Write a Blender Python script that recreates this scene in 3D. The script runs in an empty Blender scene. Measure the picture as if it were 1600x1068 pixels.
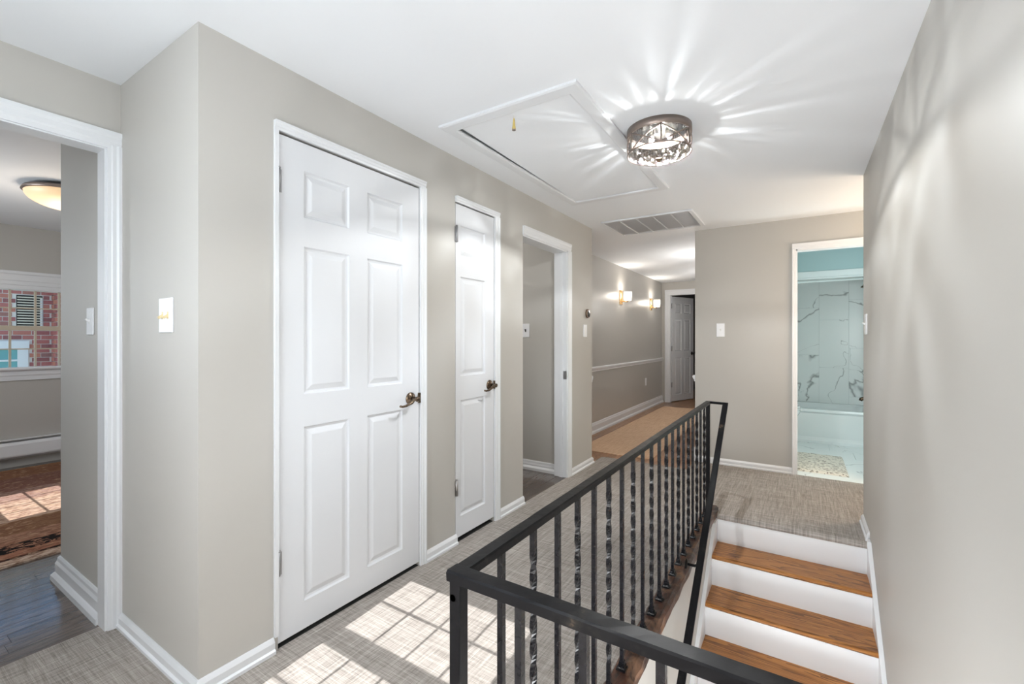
import bpy, bmesh, math, random
from mathutils import Vector, Matrix
random.seed(7)
sc = bpy.context.scene
C = bpy.data.collections.new('scene'); sc.collection.children.link(C)
R = math.radians

# ------------------------------------------------------------------ camera
cam = bpy.data.cameras.new('camera'); camo = bpy.data.objects.new('camera', cam); C.objects.link(camo)
camo.location = (0, 0, 1.219); camo.rotation_euler = (R(90), 0, R(32.73))
cam.sensor_fit = 'HORIZONTAL'; cam.sensor_width = 36; cam.lens = 701 * 36 / 1600
cam.shift_y = -4.9 / 1600; cam.clip_start = 0.02; cam.clip_end = 200
sc.camera = camo

# ------------------------------------------------------------------ world, sun, lights, exposure
W = bpy.data.worlds.new('world'); sc.world = W; W.use_nodes = True
nt = W.node_tree; nt.nodes.clear()
wo = nt.nodes.new('ShaderNodeOutputWorld'); bg = nt.nodes.new('ShaderNodeBackground'); sky = nt.nodes.new('ShaderNodeTexSky')
sky.sky_type = 'HOSEK_WILKIE'; sky.sun_direction = Vector((0.063, -1, 0.88)).normalized(); sky.turbidity = 3.0; sky.ground_albedo = 0.4
bg.inputs['Strength'].default_value = 7.0
nt.links.new(sky.outputs[0], bg.inputs['Color']); nt.links.new(bg.outputs[0], wo.inputs[0])

def light(name, kind, loc, energy, color=(1, 1, 1), size=0.1, rot=None, sizey=None):
    l = bpy.data.lights.new(name, kind); o = bpy.data.objects.new(name, l); C.objects.link(o)
    l.energy = energy; l.color = color; o.location = loc
    if kind == 'POINT': l.shadow_soft_size = size
    if kind == 'AREA':
        l.size = size
        if sizey: l.shape = 'RECTANGLE'; l.size_y = sizey
    if rot: o.rotation_euler = rot
    return o
sun = light('sun_light', 'SUN', (0, -8, 8), 7.6, (1, 0.985, 0.97)); sun.data.angle = R(0.2)
sun.rotation_euler = Vector((-0.063, 1, -0.88)).to_track_quat('-Z', 'Y').to_euler()
# skylight entering by the two south windows (behind the camera)
light('daylight_hall_window', 'AREA', (-1.15, -0.52, 1.55), 13, (0.80, 0.91, 1), 0.70, (R(90), 0, 0), 0.8)
light('daylight_bedroom_window', 'AREA', (-4.7, -0.52, 1.55), 15, (0.85, 0.93, 1), 0.70, (R(90), 0, 0), 0.8)
# fill lights added near the camera, aimed at the ceiling and south wall
light('camera_side_fill', 'AREA', (0.0, -0.25, 1.70), 4.0, (0.93, 0.97, 1), 0.5, (R(180), 0, 0), 0.5)
light('camera_side_fill', 'AREA', (-0.7, -0.10, 0.95), 90, (0.985, 0.985, 1), 0.4, (R(-90), 0, 0), 0.4)
# unseen fill lights added for guest room, bathroom, stairwell and landing
light('guest_room_fill', 'POINT', (-3.2, 3.05, 2.0), 15, (1, 0.97, 0.93), 0.15)
light('bath_fill', 'POINT', (0.80, 5.15, 1.30), 18, (0.95, 1.0, 1.0), 0.22)
light('lower_hall_fill', 'POINT', (-0.07, 0.90, -0.28), 31, (0.95, 0.98, 1), 0.25)
light('stairwell_up_fill', 'AREA', (-0.07, 1.50, -1.2), 15, (0.93, 0.97, 1), 0.7, (R(180), R(-6), 0), 0.9)  # added upward fill for the ceiling over the stairs
light('landing_fill', 'POINT', (1.05, 4.25, 1.50), 30, (1, 0.82, 0.63), 0.3)  # added warm fill, out of view behind the right wall
light('corridor_lamp', 'POINT', (-1.03, 6.05, 1.80), 13, (1, 0.97, 0.93), 0.08)
light('corridor_lamp', 'POINT', (-1.03, 7.70, 1.80), 11, (1, 0.97, 0.93), 0.08)
sc.view_settings.view_transform = 'Standard'; sc.view_settings.look = 'None'
sc.view_settings.exposure = 0.36; sc.view_settings.gamma = 1.0; sc.view_settings.use_curve_mapping = False
sc.cycles.use_denoising = True
sc.cycles.max_bounces = 10; sc.cycles.diffuse_bounces = 6; sc.cycles.glossy_bounces = 4
sc.cycles.transmission_bounces = 8; sc.cycles.transparent_max_bounces = 12
sc.cycles.caustics_reflective = False; sc.cycles.caustics_refractive = False
sc.cycles.sample_clamp_indirect = 4.0

# ------------------------------------------------------------------ materials
def mat(name, col, rough=0.5, metal=0.0, spec=0.5, coat=0.0):
    m = bpy.data.materials.new(name); m.use_nodes = True
    b = m.node_tree.nodes['Principled BSDF']
    b.inputs['Base Color'].default_value = (*col, 1); b.inputs['Roughness'].default_value = rough
    b.inputs['Metallic'].default_value = metal; b.inputs['Specular IOR Level'].default_value = spec
    b.inputs['Coat Weight'].default_value = coat
    return m
class G:
    """tiny node helper"""
    def __init__(s, m): s.t = m.node_tree; s.b = s.t.nodes.get('Principled BSDF')
    def n(s, typ, ins=None, **kw):
        x = s.t.nodes.new(typ)
        for k, v in kw.items(): setattr(x, k, v)
        for k, v in (ins or {}).items(): s.put(x.inputs[k], v)
        return x
    def put(s, inp, v):
        if isinstance(v, bpy.types.NodeSocket): s.t.links.new(v, inp)
        else: inp.default_value = v
    def coord(s, out='Object', scale=(1, 1, 1), rot=(0, 0, 0), loc=(0, 0, 0)):
        tc = s.n('ShaderNodeTexCoord'); mp = s.n('ShaderNodeMapping', {'Scale': scale, 'Rotation': rot, 'Location': loc})
        s.t.links.new(tc.outputs[out], mp.inputs['Vector']); return mp.outputs[0]
    def noise(s, vec, scale=5, detail=3, rough=0.5, dist=0.0):
        x = s.n('ShaderNodeTexNoise', {'Scale': scale, 'Detail': detail, 'Roughness': rough, 'Distortion': dist})
        s.t.links.new(vec, x.inputs['Vector']); return x.outputs['Fac']
    def ramp(s, fac, stops, interp='LINEAR'):
        x = s.n('ShaderNodeValToRGB'); x.color_ramp.interpolation = interp
        e = x.color_ramp.elements
        while len(e) < len(stops): e.new(0.5)
        for i, (p, c) in enumerate(stops): e[i].position = p; e[i].color = (*c, 1) if len(c) == 3 else c
        s.put(x.inputs[0], fac); return x.outputs[0]
    def math(s, op, a, b=0.0, clamp=False):
        x = s.n('ShaderNodeMath', operation=op, use_clamp=clamp); s.put(x.inputs[0], a); s.put(x.inputs[1], b); return x.outputs[0]
    def mix(s, fac, a, b, mode='MIX'):
        x = s.n('ShaderNodeMix', data_type='RGBA', blend_type=mode)
        s.put(x.inputs[0], fac); s.put(x.inputs[6], a if not isinstance(a, tuple) else (*a, 1)); s.put(x.inputs[7], b if not isinstance(b, tuple) else (*b, 1))
        return x.outputs[2]
    def bump(s, h, strength=0.2, dist=0.002):
        x = s.n('ShaderNodeBump', {'Strength': strength, 'Distance': dist}); s.t.links.new(h, x.inputs['Height'])
        s.t.links.new(x.outputs[0], s.b.inputs['Normal']); return x.outputs[0]
    def col(s, v): s.put(s.b.inputs['Base Color'], v)
    def rough(s, v): s.put(s.b.inputs['Roughness'], v)
M = {}
def paint(key, col, rough, spec=0.5, bump=0.06):
    m = mat(key, col, rough, 0, spec); g = G(m)
    v = g.coord(); n = g.noise(v, 1.3, 2); 
    g.col(g.mix(g.math('MULTIPLY', n, 0.35), col, tuple(c * 0.94 for c in col)))
    g.bump(g.noise(v, 160, 2), bump, 0.001); M[key] = m
paint('wall_paint', (0.485, 0.470, 0.442), 0.52, 0.4)
paint('wall_satin', (0.44, 0.425, 0.40), 0.33, 0.6, 0.03)
paint('ceiling_paint', (0.845, 0.865, 0.895), 0.7, 0.3)
paint('trim_white', (0.76, 0.775, 0.80), 0.32, 0.5, 0.01)
paint('door_white', (0.71, 0.725, 0.755), 0.5, 0.35, 0.015)
paint('bath_teal', (0.40, 0.56, 0.57), 0.5)
paint('bath_white', (0.80, 0.86, 0.86), 0.25, 0.5, 0.0)
paint('unlit_room_shade', (0.10, 0.095, 0.09), 0.7)  # wall colour darkened to give the far room its lack of light
paint('plate_white', (0.86, 0.87, 0.90), 0.35, 0.5, 0.0)
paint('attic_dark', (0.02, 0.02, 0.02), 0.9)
paint('porcelain', (0.82, 0.86, 0.86), 0.12, 0.6, 0.0)
M['toggle_ivory'] = mat('toggle_ivory', (0.75, 0.62, 0.36), 0.4)
M['toggle_white'] = mat('toggle_white', (0.83, 0.83, 0.83), 0.35)
M['bronze'] = mat('bronze', (0.13, 0.092, 0.063), 0.28, 0.9)
M['nickel'] = mat('nickel', (0.45, 0.43, 0.42), 0.3, 0.9)
M['hinge_steel'] = mat('hinge_steel', (0.36, 0.36, 0.37), 0.35, 0.8)
M['brushed'] = mat('brushed', (0.27, 0.22, 0.195), 0.38, 0.85)
M['brass'] = mat('brass', (0.85, 0.56, 0.26), 0.28, 0.9)
M['dark_hardware'] = mat('dark_hardware', (0.03, 0.027, 0.025), 0.4, 0.6)
M['pull_gold'] = mat('pull_gold', (0.80, 0.62, 0.22), 0.25, 0.5)
M['black_gap'] = mat('black_gap', (0.015, 0.015, 0.015), 0.8)
M['thermostat_ring'] = mat('thermostat_ring', (0.17, 0.115, 0.08), 0.35, 0.5)
M['thermostat_face'] = mat('thermostat_face', (0.012, 0.011, 0.01), 0.08)
M['heater_white'] = mat('heater_white', (0.78, 0.79, 0.81), 0.4)
M['muntin'] = mat('muntin', (0.58, 0.50, 0.39), 0.5)  # tan tone carries the shade of the backlit bars
M['vent_gray'] = mat('vent_gray', (0.72, 0.72, 0.74), 0.5)
M['lamp_pan'] = mat('lamp_pan', (0.05, 0.044, 0.036), 0.5)
for k in ('toggle_ivory', 'toggle_white', 'bronze', 'nickel', 'hinge_steel', 'brushed', 'brass', 'dark_hardware', 'pull_gold', 'heater_white', 'vent_gray'):
    g = G(M[k]); r0 = g.b.inputs['Roughness'].default_value
    n = g.noise(g.coord(), 40, 3); g.rough(g.math('ADD', g.math('MULTIPLY', n, 0.14), r0 - 0.07))

# wrought iron: black paint, scuffed in places
m = mat('iron', (0.009, 0.009, 0.010), 0.36, 0.0, 0.12); g = G(m); v = g.coord()
n = g.noise(v, 34, 5, 0.65); n2 = g.noise(v, 9, 3)
g.col(g.ramp(g.math('MULTIPLY', n, n2), [(0.30, (0.005, 0.005, 0.006)), (0.40, (0.016, 0.015, 0.014)), (0.5, (0.09, 0.065, 0.045))]))
g.rough(g.math('ADD', g.math('MULTIPLY', n, 0.3), 0.20)); g.bump(n, 0.25, 0.002); M['iron'] = m
m = mat('iron_bar', (0.006, 0.006, 0.008), 0.28, 0.0, 0.30); g = G(m); n = g.noise(g.coord(), 60, 4)
g.rough(g.math('ADD', g.math('MULTIPLY', n, 0.2), 0.18)); g.bump(n, 0.1, 0.001); M['iron_bar'] = m

# woven carpet: crossing streaks of yarn
def carpet(key, dark, light_, tint):
    m = mat(key, light_, 0.95, 0, 0.1); g = G(m)
    a = g.noise(g.coord(scale=(330, 9, 1)), 1.0, 4, 0.7); b = g.noise(g.coord(scale=(9, 330, 1)), 1.0, 4, 0.7)
    a2 = g.noise(g.coord(scale=(90, 3, 1), loc=(3, 7, 0)), 1.0, 3, 0.6); b2 = g.noise(g.coord(scale=(3, 90, 1), loc=(8, 2, 0)), 1.0, 3, 0.6)
    h = g.math('ADD', g.math('MULTIPLY', g.math('ADD', a, b), 0.30), g.math('MULTIPLY', g.math('ADD', a2, b2), 0.20))
    big = g.noise(g.coord(), 1.5, 2)
    c = g.ramp(h, [(0.36, dark), (0.46, tuple((x + y) / 2 * 1.0 for x, y in zip(dark, light_))), (0.53, light_), (0.64, tint)])
    g.col(c); g.bump(h, 0.35, 0.003); M[key] = m
carpet('carpet', (0.125, 0.112, 0.102), (0.365, 0.332, 0.305), (0.53, 0.495, 0.465))
carpet('runner', (0.36, 0.235, 0.155), (0.60, 0.42, 0.29), (0.72, 0.53, 0.39))

def wood(key, c0, c1, c2, rough=0.3, axis='y', scale=1.0, spec=0.5, ringamt=1.0):
    m = mat(key, c1, rough, 0, spec); g = G(m)
    s = {'x': (1.2, 14, 14), 'y': (14, 1.2, 14)}[axis]; s = tuple(q * scale for q in s)
    oi = g.n('ShaderNodeObjectInfo').outputs['Random']
    tc = g.n('ShaderNodeTexCoord'); ad = g.n('ShaderNodeVectorMath', operation='ADD')
    cb = g.n('ShaderNodeCombineXYZ', {'X': g.math('MULTIPLY', oi, 37.0), 'Y': g.math('MULTIPLY', oi, 91.0), 'Z': oi})
    g.t.links.new(tc.outputs['Object'], ad.inputs[0]); g.t.links.new(cb.outputs[0], ad.inputs[1])
    mp = g.n('ShaderNodeMapping', {'Scale': s}); g.t.links.new(ad.outputs[0], mp.inputs['Vector'])
    n = g.noise(mp.outputs[0], 1.0, 4, 0.55, 0.6)
    fine = g.n('ShaderNodeMapping', {'Scale': tuple(q * 9 for q in s)}); g.t.links.new(ad.outputs[0], fine.inputs['Vector'])
    f = g.noise(fine.outputs[0], 1.0, 3, 0.6)
    ring = g.math('FRACT', g.math('MULTIPLY', n, 7.0 * ringamt))
    h = g.math('ADD', g.math('MULTIPLY', ring, 0.45), g.math('MULTIPLY', f, 0.55))
    c = g.ramp(h, [(0.22, c0), (0.45, c1), (0.72, c2)])
    hs = g.n('ShaderNodeHueSaturation', {'Value': g.math('ADD', g.math('MULTIPLY', oi, 0.3), 0.85), 'Color': c})
    g.col(hs.outputs[0]); g.bump(f, 0.08, 0.001); M[key] = m
wood('tread_oak', (0.10, 0.035, 0.007), (0.34, 0.130, 0.028), (0.46, 0.20, 0.050), 0.34, 'x', 0.8, 0.4, 1.3)
wood('floor_oak', (0.16, 0.075, 0.035), (0.27, 0.135, 0.065), (0.35, 0.185, 0.09), 0.28, 'y', 1.0)
wood('floor_grey', (0.055, 0.042, 0.038), (0.10, 0.078, 0.068), (0.14, 0.112, 0.10), 0.12, 'y', 1.0, 1.0)
# rough, dark-stained curb timber
m = mat('curb_wood', (0.10, 0.05, 0.03), 0.38); g = G(m)
n = g.noise(g.coord(scale=(30, 5, 30)), 1, 5, 0.65, 1.0); n2 = g.noise(g.coord(scale=(14, 9, 14)), 1, 4, 0.6, 0.5)
g.col(g.mix(g.ramp(n2, [(0.50, (0, 0, 0)), (0.66, (1, 1, 1))]), g.ramp(n, [(0.40, (0.010, 0.005, 0.004)), (0.64, (0.085, 0.030, 0.015))]), (0.20, 0.105, 0.06)))
g.bump(n, 0.6, 0.006); M['curb_wood'] = m

# marble
def marble(key, base, vein, scale, dens=0.5):
    m = mat(key, base, 0.30, 0, 0.35); g = G(m)
    oi = g.n('ShaderNodeObjectInfo').outputs['Random']
    v = g.coord(scale=(scale,) * 3, rot=(0.3, 0.55, 0.4)); ad = g.n('ShaderNodeVectorMath', operation='ADD')
    cb = g.n('ShaderNodeCombineXYZ', {'X': g.math('MULTIPLY', oi, 23.0), 'Y': g.math('MULTIPLY', oi, 51.0), 'Z': g.math('MULTIPLY', oi, 11.0)})
    g.t.links.new(v, ad.inputs[0]); g.t.links.new(cb.outputs[0], ad.inputs[1]); v = ad.outputs[0]
    n = g.noise(v, 1.0, 4, 0.45, 0.35); a = g.math('ABSOLUTE', g.math('SUBTRACT', n, 0.5))
    n2 = g.noise(v, 0.7, 2, 0.5, 0.3)
    th = g.math('MULTIPLY', g.math('SUBTRACT', n2, 0.46, True), 0.16)
    k = g.math('DIVIDE', a, g.math('ADD', th, 0.0028))
    c = g.ramp(k, [(0.0, vein), (0.55, tuple(b * .72 + q * .28 for b, q in zip(base, vein))), (1.0, base)])
    cloud = g.noise(v, 2.2, 3); g.col(g.mix(g.math('MULTIPLY', cloud, 0.18), c, tuple(b * 0.82 for b in base))); M[key] = m
marble('tile_marble', (0.84, 0.88, 0.87), (0.26, 0.28, 0.28), 1.9)
marble('floor_marble', (0.82, 0.86, 0.85), (0.34, 0.36, 0.36), 1.7)
M['grout'] = mat('grout', (0.55, 0.60, 0.60), 0.8)

# bath mat with a herringbone fleck
m = mat('mat_fleck', (0.7, 0.68, 0.62), 0.95, 0, 0.1); g = G(m)
tc = g.n('ShaderNodeTexCoord'); sx = g.n('ShaderNodeSeparateXYZ'); g.t.links.new(tc.outputs['Object'], sx.inputs[0])
zz = g.math('PINGPONG', sx.outputs[0], 0.055)
st = g.math('FRACT', g.math('MULTIPLY', g.math('ADD', sx.outputs[1], zz), 17.0))
nn = g.noise(g.coord(), 38, 2); fl = g.math('MULTIPLY', g.math('LESS_THAN', st, 0.42), g.math('GREATER_THAN', nn, 0.50))
g.col(g.mix(fl, (0.74, 0.70, 0.62), (0.33, 0.30, 0.26))); g.bump(g.noise(g.coord(), 260, 2), 0.6, 0.004); M['mat_fleck'] = m

# oriental rug, bands running along its near edge (object x = 0 at that edge)
m = mat('rug_weave', (0.3, 0.15, 0.08), 0.95, 0, 0.1); g = G(m)
tc = g.n('ShaderNodeTexCoord'); sx = g.n('ShaderNodeSeparateXYZ'); g.t.links.new(tc.outputs['Object'], sx.inputs[0])
d = g.math('MULTIPLY', sx.outputs[0], -1.0)
t = g.math('DIVIDE', d, 2.6)
base = g.ramp(t, [(0.0, (0.55, 0.42, 0.33)), (0.030, (0.012, 0.008, 0.007)), (0.042, (0.33, 0.15, 0.095)), (0.085, (0.33, 0.17, 0.11)),
                  (0.15, (0.32, 0.175, 0.115)), (0.205, (0.21, 0.11, 0.06)), (0.32, (0.46, 0.33, 0.25)), (0.52, (0.31, 0.20, 0.165)),  # the palest band here holds the patch of sun in its colour
                  (0.66, (0.19, 0.095, 0.075)), (0.84, (0.23, 0.115, 0.065)), (0.97, (0.32, 0.17, 0.09))], 'CONSTANT')
n1 = g.noise(g.coord(scale=(1, 0.55, 1)), 26, 3, 0.6, 1.5); n2 = g.noise(g.coord(scale=(1, 0.4, 1), loc=(4, 1, 0)), 60, 3, 0.6)
band = g.math('MULTIPLY', g.math('GREATER_THAN', t, 0.075), g.math('LESS_THAN', t, 0.135))
motif = g.math('MULTIPLY', band, g.math('GREATER_THAN', n1, 0.47))
c = g.mix(g.ramp(n2, [(0.42, (0, 0, 0)), (0.62, (0.75, 0.75, 0.75))]), base, (0.14, 0.06, 0.038))
c = g.mix(g.math('MULTIPLY', g.math('GREATER_THAN', n1, 0.60), 0.5), c, (0.48, 0.32, 0.2))
c = g.mix(motif, c, (0.012, 0.009, 0.009)); g.col(c); g.bump(n2, 0.3, 0.003); M['rug_weave'] = m

# brick and neighbours
m = mat('brick', (0.3, 0.08, 0.07), 0.85, 0, 0.2); g = G(m)
oi = g.n('ShaderNodeObjectInfo').outputs['Random']
c = g.ramp(oi, [(0.0, (0.22, 0.06, 0.075)), (0.3, (0.38, 0.095, 0.105)), (0.6, (0.45, 0.13, 0.12)), (0.85, (0.52, 0.19, 0.12)), (1.0, (0.21, 0.095, 0.11))])
g.col(g.mix(g.math('MULTIPLY', g.noise(g.coord(), 30, 3), 0.35), c, (0.5, 0.35, 0.3))); M['brick'] = m
M['mortar'] = mat('mortar', (0.72, 0.67, 0.63), 0.9)
M['louvre_cream'] = mat('louvre_cream', (0.75, 0.70, 0.58), 0.6)
M['teal_glass'] = mat('teal_glass', (0.16, 0.40, 0.42), 0.08)
M['outdoor_ground'] = mat('outdoor_ground', (0.25, 0.26, 0.2), 0.9)

def thin_glass(key, tint, fac=0.07, rough=0.02):
    m = bpy.data.materials.new(key); m.use_nodes = True; t = m.node_tree; t.nodes.clear()
    o = t.nodes.new('ShaderNodeOutputMaterial'); mx = t.nodes.new('ShaderNodeMixShader'); tr = t.nodes.new('ShaderNodeBsdfTransparent'); gl = t.nodes.new('ShaderNodeBsdfGlossy')
    tr.inputs[0].default_value = (*tint, 1); gl.inputs['Roughness'].default_value = rough; mx.inputs[0].default_value = fac
    t.links.new(tr.outputs[0], mx.inputs[1]); t.links.new(gl.outputs[0], mx.inputs[2]); t.links.new(mx.outputs[0], o.inputs[0]); M[key] = m; return m
thin_glass('pane_glass', (0.97, 0.985, 0.98))
# rippled lamp glass: thick and thin places let through more and less light
def ripple(key, scale, zs, stops, fac, clear=False):
    m = thin_glass(key, (1, 1, 1), fac, 0.07); t = m.node_tree; g = G(m)
    tr = [n for n in t.nodes if n.type == 'BSDF_TRANSPARENT'][0]; gl = [n for n in t.nodes if n.type == 'BSDF_GLOSSY'][0]
    n = g.noise(g.coord(scale=(1, 1, zs)), scale, 2, 0.55, 0.6)
    c = g.ramp(n, stops)
    if clear:      # drum tint eased towards the lower rim to soften the light's edge
        tc = g.n('ShaderNodeTexCoord'); sx = g.n('ShaderNodeSeparateXYZ'); t.links.new(tc.outputs['Object'], sx.inputs[0])
        mr = g.n('ShaderNodeMapRange', {'From Min': -0.082, 'From Max': -0.125, 'To Min': 0.0, 'To Max': 0.45}); t.links.new(sx.outputs[2], mr.inputs[0])
        c = g.mix(mr.outputs[0], c, (0.7, 0.69, 0.67))
    t.links.new(c, tr.inputs[0]); bp = g.n('ShaderNodeBump', {'Strength': 1.0, 'Distance': 0.02}); t.links.new(n, bp.inputs['Height'])
    t.links.new(bp.outputs[0], gl.inputs['Normal'])
ripple('drum_glass', 60, 0.20, [(0.34, (0.028, 0.026, 0.022)), (0.46, (0.050, 0.048, 0.044)), (0.57, (0.070, 0.068, 0.064)), (0.66, (0.30, 0.30, 0.30))], 0.28, True)  # dark tint added so the drum throws little light on the ceiling
ripple('lens_glass', 42, 1.0, [(0.34, (0.32, 0.29, 0.25)), (0.46, (0.55, 0.53, 0.50)), (0.56, (0.68, 0.67, 0.65)), (0.64, (1, 1, 1))], 0.28)
def emis(key, col, strength, base=(0.8, 0.8, 0.8)):
    m = mat(key, base, 0.4); b = m.node_tree.nodes['Principled BSDF']
    b.inputs['Emission Color'].default_value = (*col, 1); b.inputs['Emission Strength'].default_value = strength; M[key] = m
emis('bulb', (1, 0.95, 0.86), 2.5)
emis('alabaster', (1, 0.62, 0.28), 0.40, (0.75, 0.62, 0.45))
emis('sconce_glass', (1, 0.92, 0.80), 0.55, (0.8, 0.78, 0.72))
t = M['sconce_glass'].node_tree; mx = t.nodes.new('ShaderNodeMixShader'); tr = t.nodes.new('ShaderNodeBsdfTransparent'); mx.inputs[0].default_value = 0.5
t.links.new(t.nodes['Principled BSDF'].outputs[0], mx.inputs[1]); t.links.new(tr.outputs[0], mx.inputs[2]); t.links.new(mx.outputs[0], t.nodes['Material Output'].inputs[0])

# ------------------------------------------------------------------ mesh helpers
class MB:
    def __init__(s): s.v = []; s.f = []; s.smooth = []
    def add(s, vs, fs, smooth=False):
        o = len(s.v); s.v += [tuple(p) for p in vs]; s.f += [tuple(i + o for i in f) for f in fs]; s.smooth += [smooth] * len(fs); return s
    def box(s, x0, x1, y0, y1, z0, z1):
        vs = [(x, y, z) for z in (z0, z1) for y in (y0, y1) for x in (x0, x1)]
        return s.add(vs, [(0, 2, 3, 1), (4, 5, 7, 6), (0, 1, 5, 4), (2, 6, 7, 3), (0, 4, 6, 2), (1, 3, 7, 5)])
    def sweep(s, prof, p0, p1, out, up=(0, 0, 1), m0=0, m1=0):
        """closed profile of (out, up) pairs extruded from p0 to p1; m0, m1 = how far the ends run out per unit of 'out' (mitres)"""
        p0, p1, out, up = Vector(p0), Vector(p1), Vector(out), Vector(up); d = (p1 - p0).normalized(); n = len(prof)
        vs = [p0 + out * a + up * b - d * (m0 * a) for a, b in prof] + [p1 + out * a + up * b + d * (m1 * a) for a, b in prof]
        fs = [(i, (i + 1) % n, n + (i + 1) % n, n + i) for i in range(n)] + [tuple(range(n - 1, -1, -1)), tuple(range(n, 2 * n))]
        return s.add(vs, fs)
    def lathe(s, prof, c=(0, 0, 0), axis='z', n=32, smooth=True, caps=True):
        """prof = (radius, height) pairs"""
        vs = []; k = len(prof)
        for r, h in prof:
            for i in range(n):
                a = 2 * math.pi * i / n; p, q = r * math.cos(a), r * math.sin(a)
                vs.append({'z': (c[0] + p, c[1] + q, c[2] + h), 'x': (c[0] + h, c[1] + p, c[2] + q), 'y': (c[0] + q, c[1] + h, c[2] + p)}[axis])
        fs = [(j * n + i, j * n + (i + 1) % n, (j + 1) * n + (i + 1) % n, (j + 1) * n + i) for j in range(k - 1) for i in range(n)]
        s.add(vs, fs, smooth)
        if caps:
            o = len(s.v) - len(vs)
            s.f += [tuple(o + i for i in range(n - 1, -1, -1)), tuple(o + (k - 1) * n + i for i in range(n))]; s.smooth += [False, False]
        return s
    def tube(s, pts, r, n=8, closed=False, ry=None):
        pts = [Vector(p) for p in pts]; k = len(pts); rs = r if isinstance(r, (list, tuple)) else [r] * k; vs = []
        for i, p in enumerate(pts):
            a = pts[(i - 1) % k] if (closed or i) else p; b = pts[(i + 1) % k] if (closed or i < k - 1) else p
            d = (b - a).normalized(); u = d.cross(Vector((0, 0, 1)) if abs(d.z) < 0.95 else Vector((1, 0, 0))).normalized(); w = u.cross(d)
            for j in range(n):
                t = 2 * math.pi * j / n; vs.append(p + u * (rs[i] * math.cos(t)) + w * ((ry or rs[i]) * math.sin(t)))
        m = k if closed else k - 1
        fs = [(i * n + j, i * n + (j + 1) % n, ((i + 1) % k) * n + (j + 1) % n, ((i + 1) % k) * n + j) for i in range(m) for j in range(n)]
        s.add(vs, fs, True)
        if not closed:
            o = len(s.v) - len(vs); s.f += [tuple(o + j for j in range(n - 1, -1, -1)), tuple(o + (k - 1) * n + j for j in range(n))]; s.smooth += [False, False]
        return s
    def bar(s, p0, p1, w, h, side):
        """rectangular bar between two points; side = direction of the width w"""
        p0, p1 = Vector(p0), Vector(p1); d = (p1 - p0).normalized(); u = Vector(side); u = (u - d * u.dot(d)).normalized(); n = d.cross(u)
        vs = [p + u * (a * w / 2) + n * (b * h / 2) for p in (p0, p1) for a, b in ((-1, -1), (1, -1), (1, 1), (-1, 1))]
        return s.add(vs, [(0, 1, 2, 3), (7, 6, 5, 4), (0, 4, 5, 1), (1, 5, 6, 2), (2, 6, 7, 3), (3, 7, 4, 0)])
    def mesh(s, name, material):
        me = bpy.data.meshes.new(name); me.from_pydata(s.v, [], s.f); me.validate()
        for p, sm in zip(me.polygons, s.smooth): p.use_smooth = sm
        bm = bmesh.new(); bm.from_mesh(me); bmesh.ops.recalc_face_normals(bm, faces=bm.faces); bm.to_mesh(me); bm.free()
        me.materials.append(M[material]); return me
    def build(s, name, material, parent=None, loc=None, bevel=0.0):
        o = link(name, s.mesh(name, material), parent, loc)
        if bevel: b = o.modifiers.new('bevel', 'BEVEL'); b.width = bevel; b.segments = 2; b.limit_method = 'ANGLE'; b.angle_limit = R(40)
        return o
def link(name, me, parent=None, loc=None):
    o = bpy.data.objects.new(name, me); C.objects.link(o)
    if parent: o.parent = parent
    if loc is not None: o.location = loc
    return o
def tag(o, label, cat, group=None):
    o['label'] = label; o['category'] = cat
    if group: o['group'] = group
    return o
def thing(name, label, cat, loc=(0, 0, 0), rotz=0.0, group=None):
    o = link(name, None); o.location = loc; o.rotation_euler = (0, 0, rotz); return tag(o, label, cat, group)
def struct(name, mb=None, material=None, label=None, bevel=0.0, loc=None):
    o = mb.build(name, material, None, loc, bevel) if mb else link(name, None, None, loc)
    o['kind'] = 'structure'
    if label: o['label'] = label
    return o
H = 2.30          # ceiling
WX = -1.726       # wall with the closet doors
KY = 0.708        # its near end
LX = -2.44        # wall of the bedroom doorway
RX = 0.351        # right wall
BY = 4.774        # wall with the bathroom door
CX = -2.253       # corridor wall with the sconces
FY = 8.87         # end of the corridor
SY = -0.60        # south wall with the windows

# ------------------------------------------------------------------ shell
b = MB()
b.box(-1.846, WX, KY, 0.985, 0, H).box(-1.846, WX, 0.985, 1.762, 2.036, H).box(-1.846, WX, 1.762, 2.062, 0, H).box(-1.846, WX, 2.062, 2.463, 2.036, H)
b.box(-1.846, WX, 2.463, 2.834, 0, H).box(-1.846, WX, 2.834, 3.585, 1.992, H).box(-1.846, WX, 3.585, 4.139, 0, H)
struct('wall_closet', b, 'wall_paint', 'greige painted hall wall holding the closet doors')
struct('wall_corner', MB().box(LX, -1.846, KY, 0.80, 0, H), 'wall_paint', 'short greige return wall beside the bedroom doorway')
b = MB().box(-2.52, LX, 0.668, 0.80, 0, H).box(-2.52, LX, -0.16, 0.668, 2.022, H).box(-2.52, LX, SY, -0.16, 0, H)
struct('wall_bedroom', b, 'wall_paint', 'greige wall pierced by the open bedroom doorway')
struct('wall_bedroom_entry', MB().box(-3.17, -2.52, 0.68, 0.80, 0, H).box(-3.17, -3.05, 0.80, 2.70, 0, H), 'wall_paint', 'short greige wall just inside the bedroom doorway')
struct('wall_bedroom_north', MB().box(-6.3, -3.05, 2.70, 2.75, 0, H), 'wall_paint')
b = MB().box(-6.42, -6.3, SY, 0.80, 0, H).box(-6.42, -6.3, 1.565, 2.75, 0, H).box(-6.42, -6.3, 0.80, 1.565, 0, 0.90).box(-6.42, -6.3, 0.80, 1.565, 1.73, H)
struct('wall_bedroom_west', b, 'wall_paint', 'grey bedroom wall below and above the window')
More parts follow.
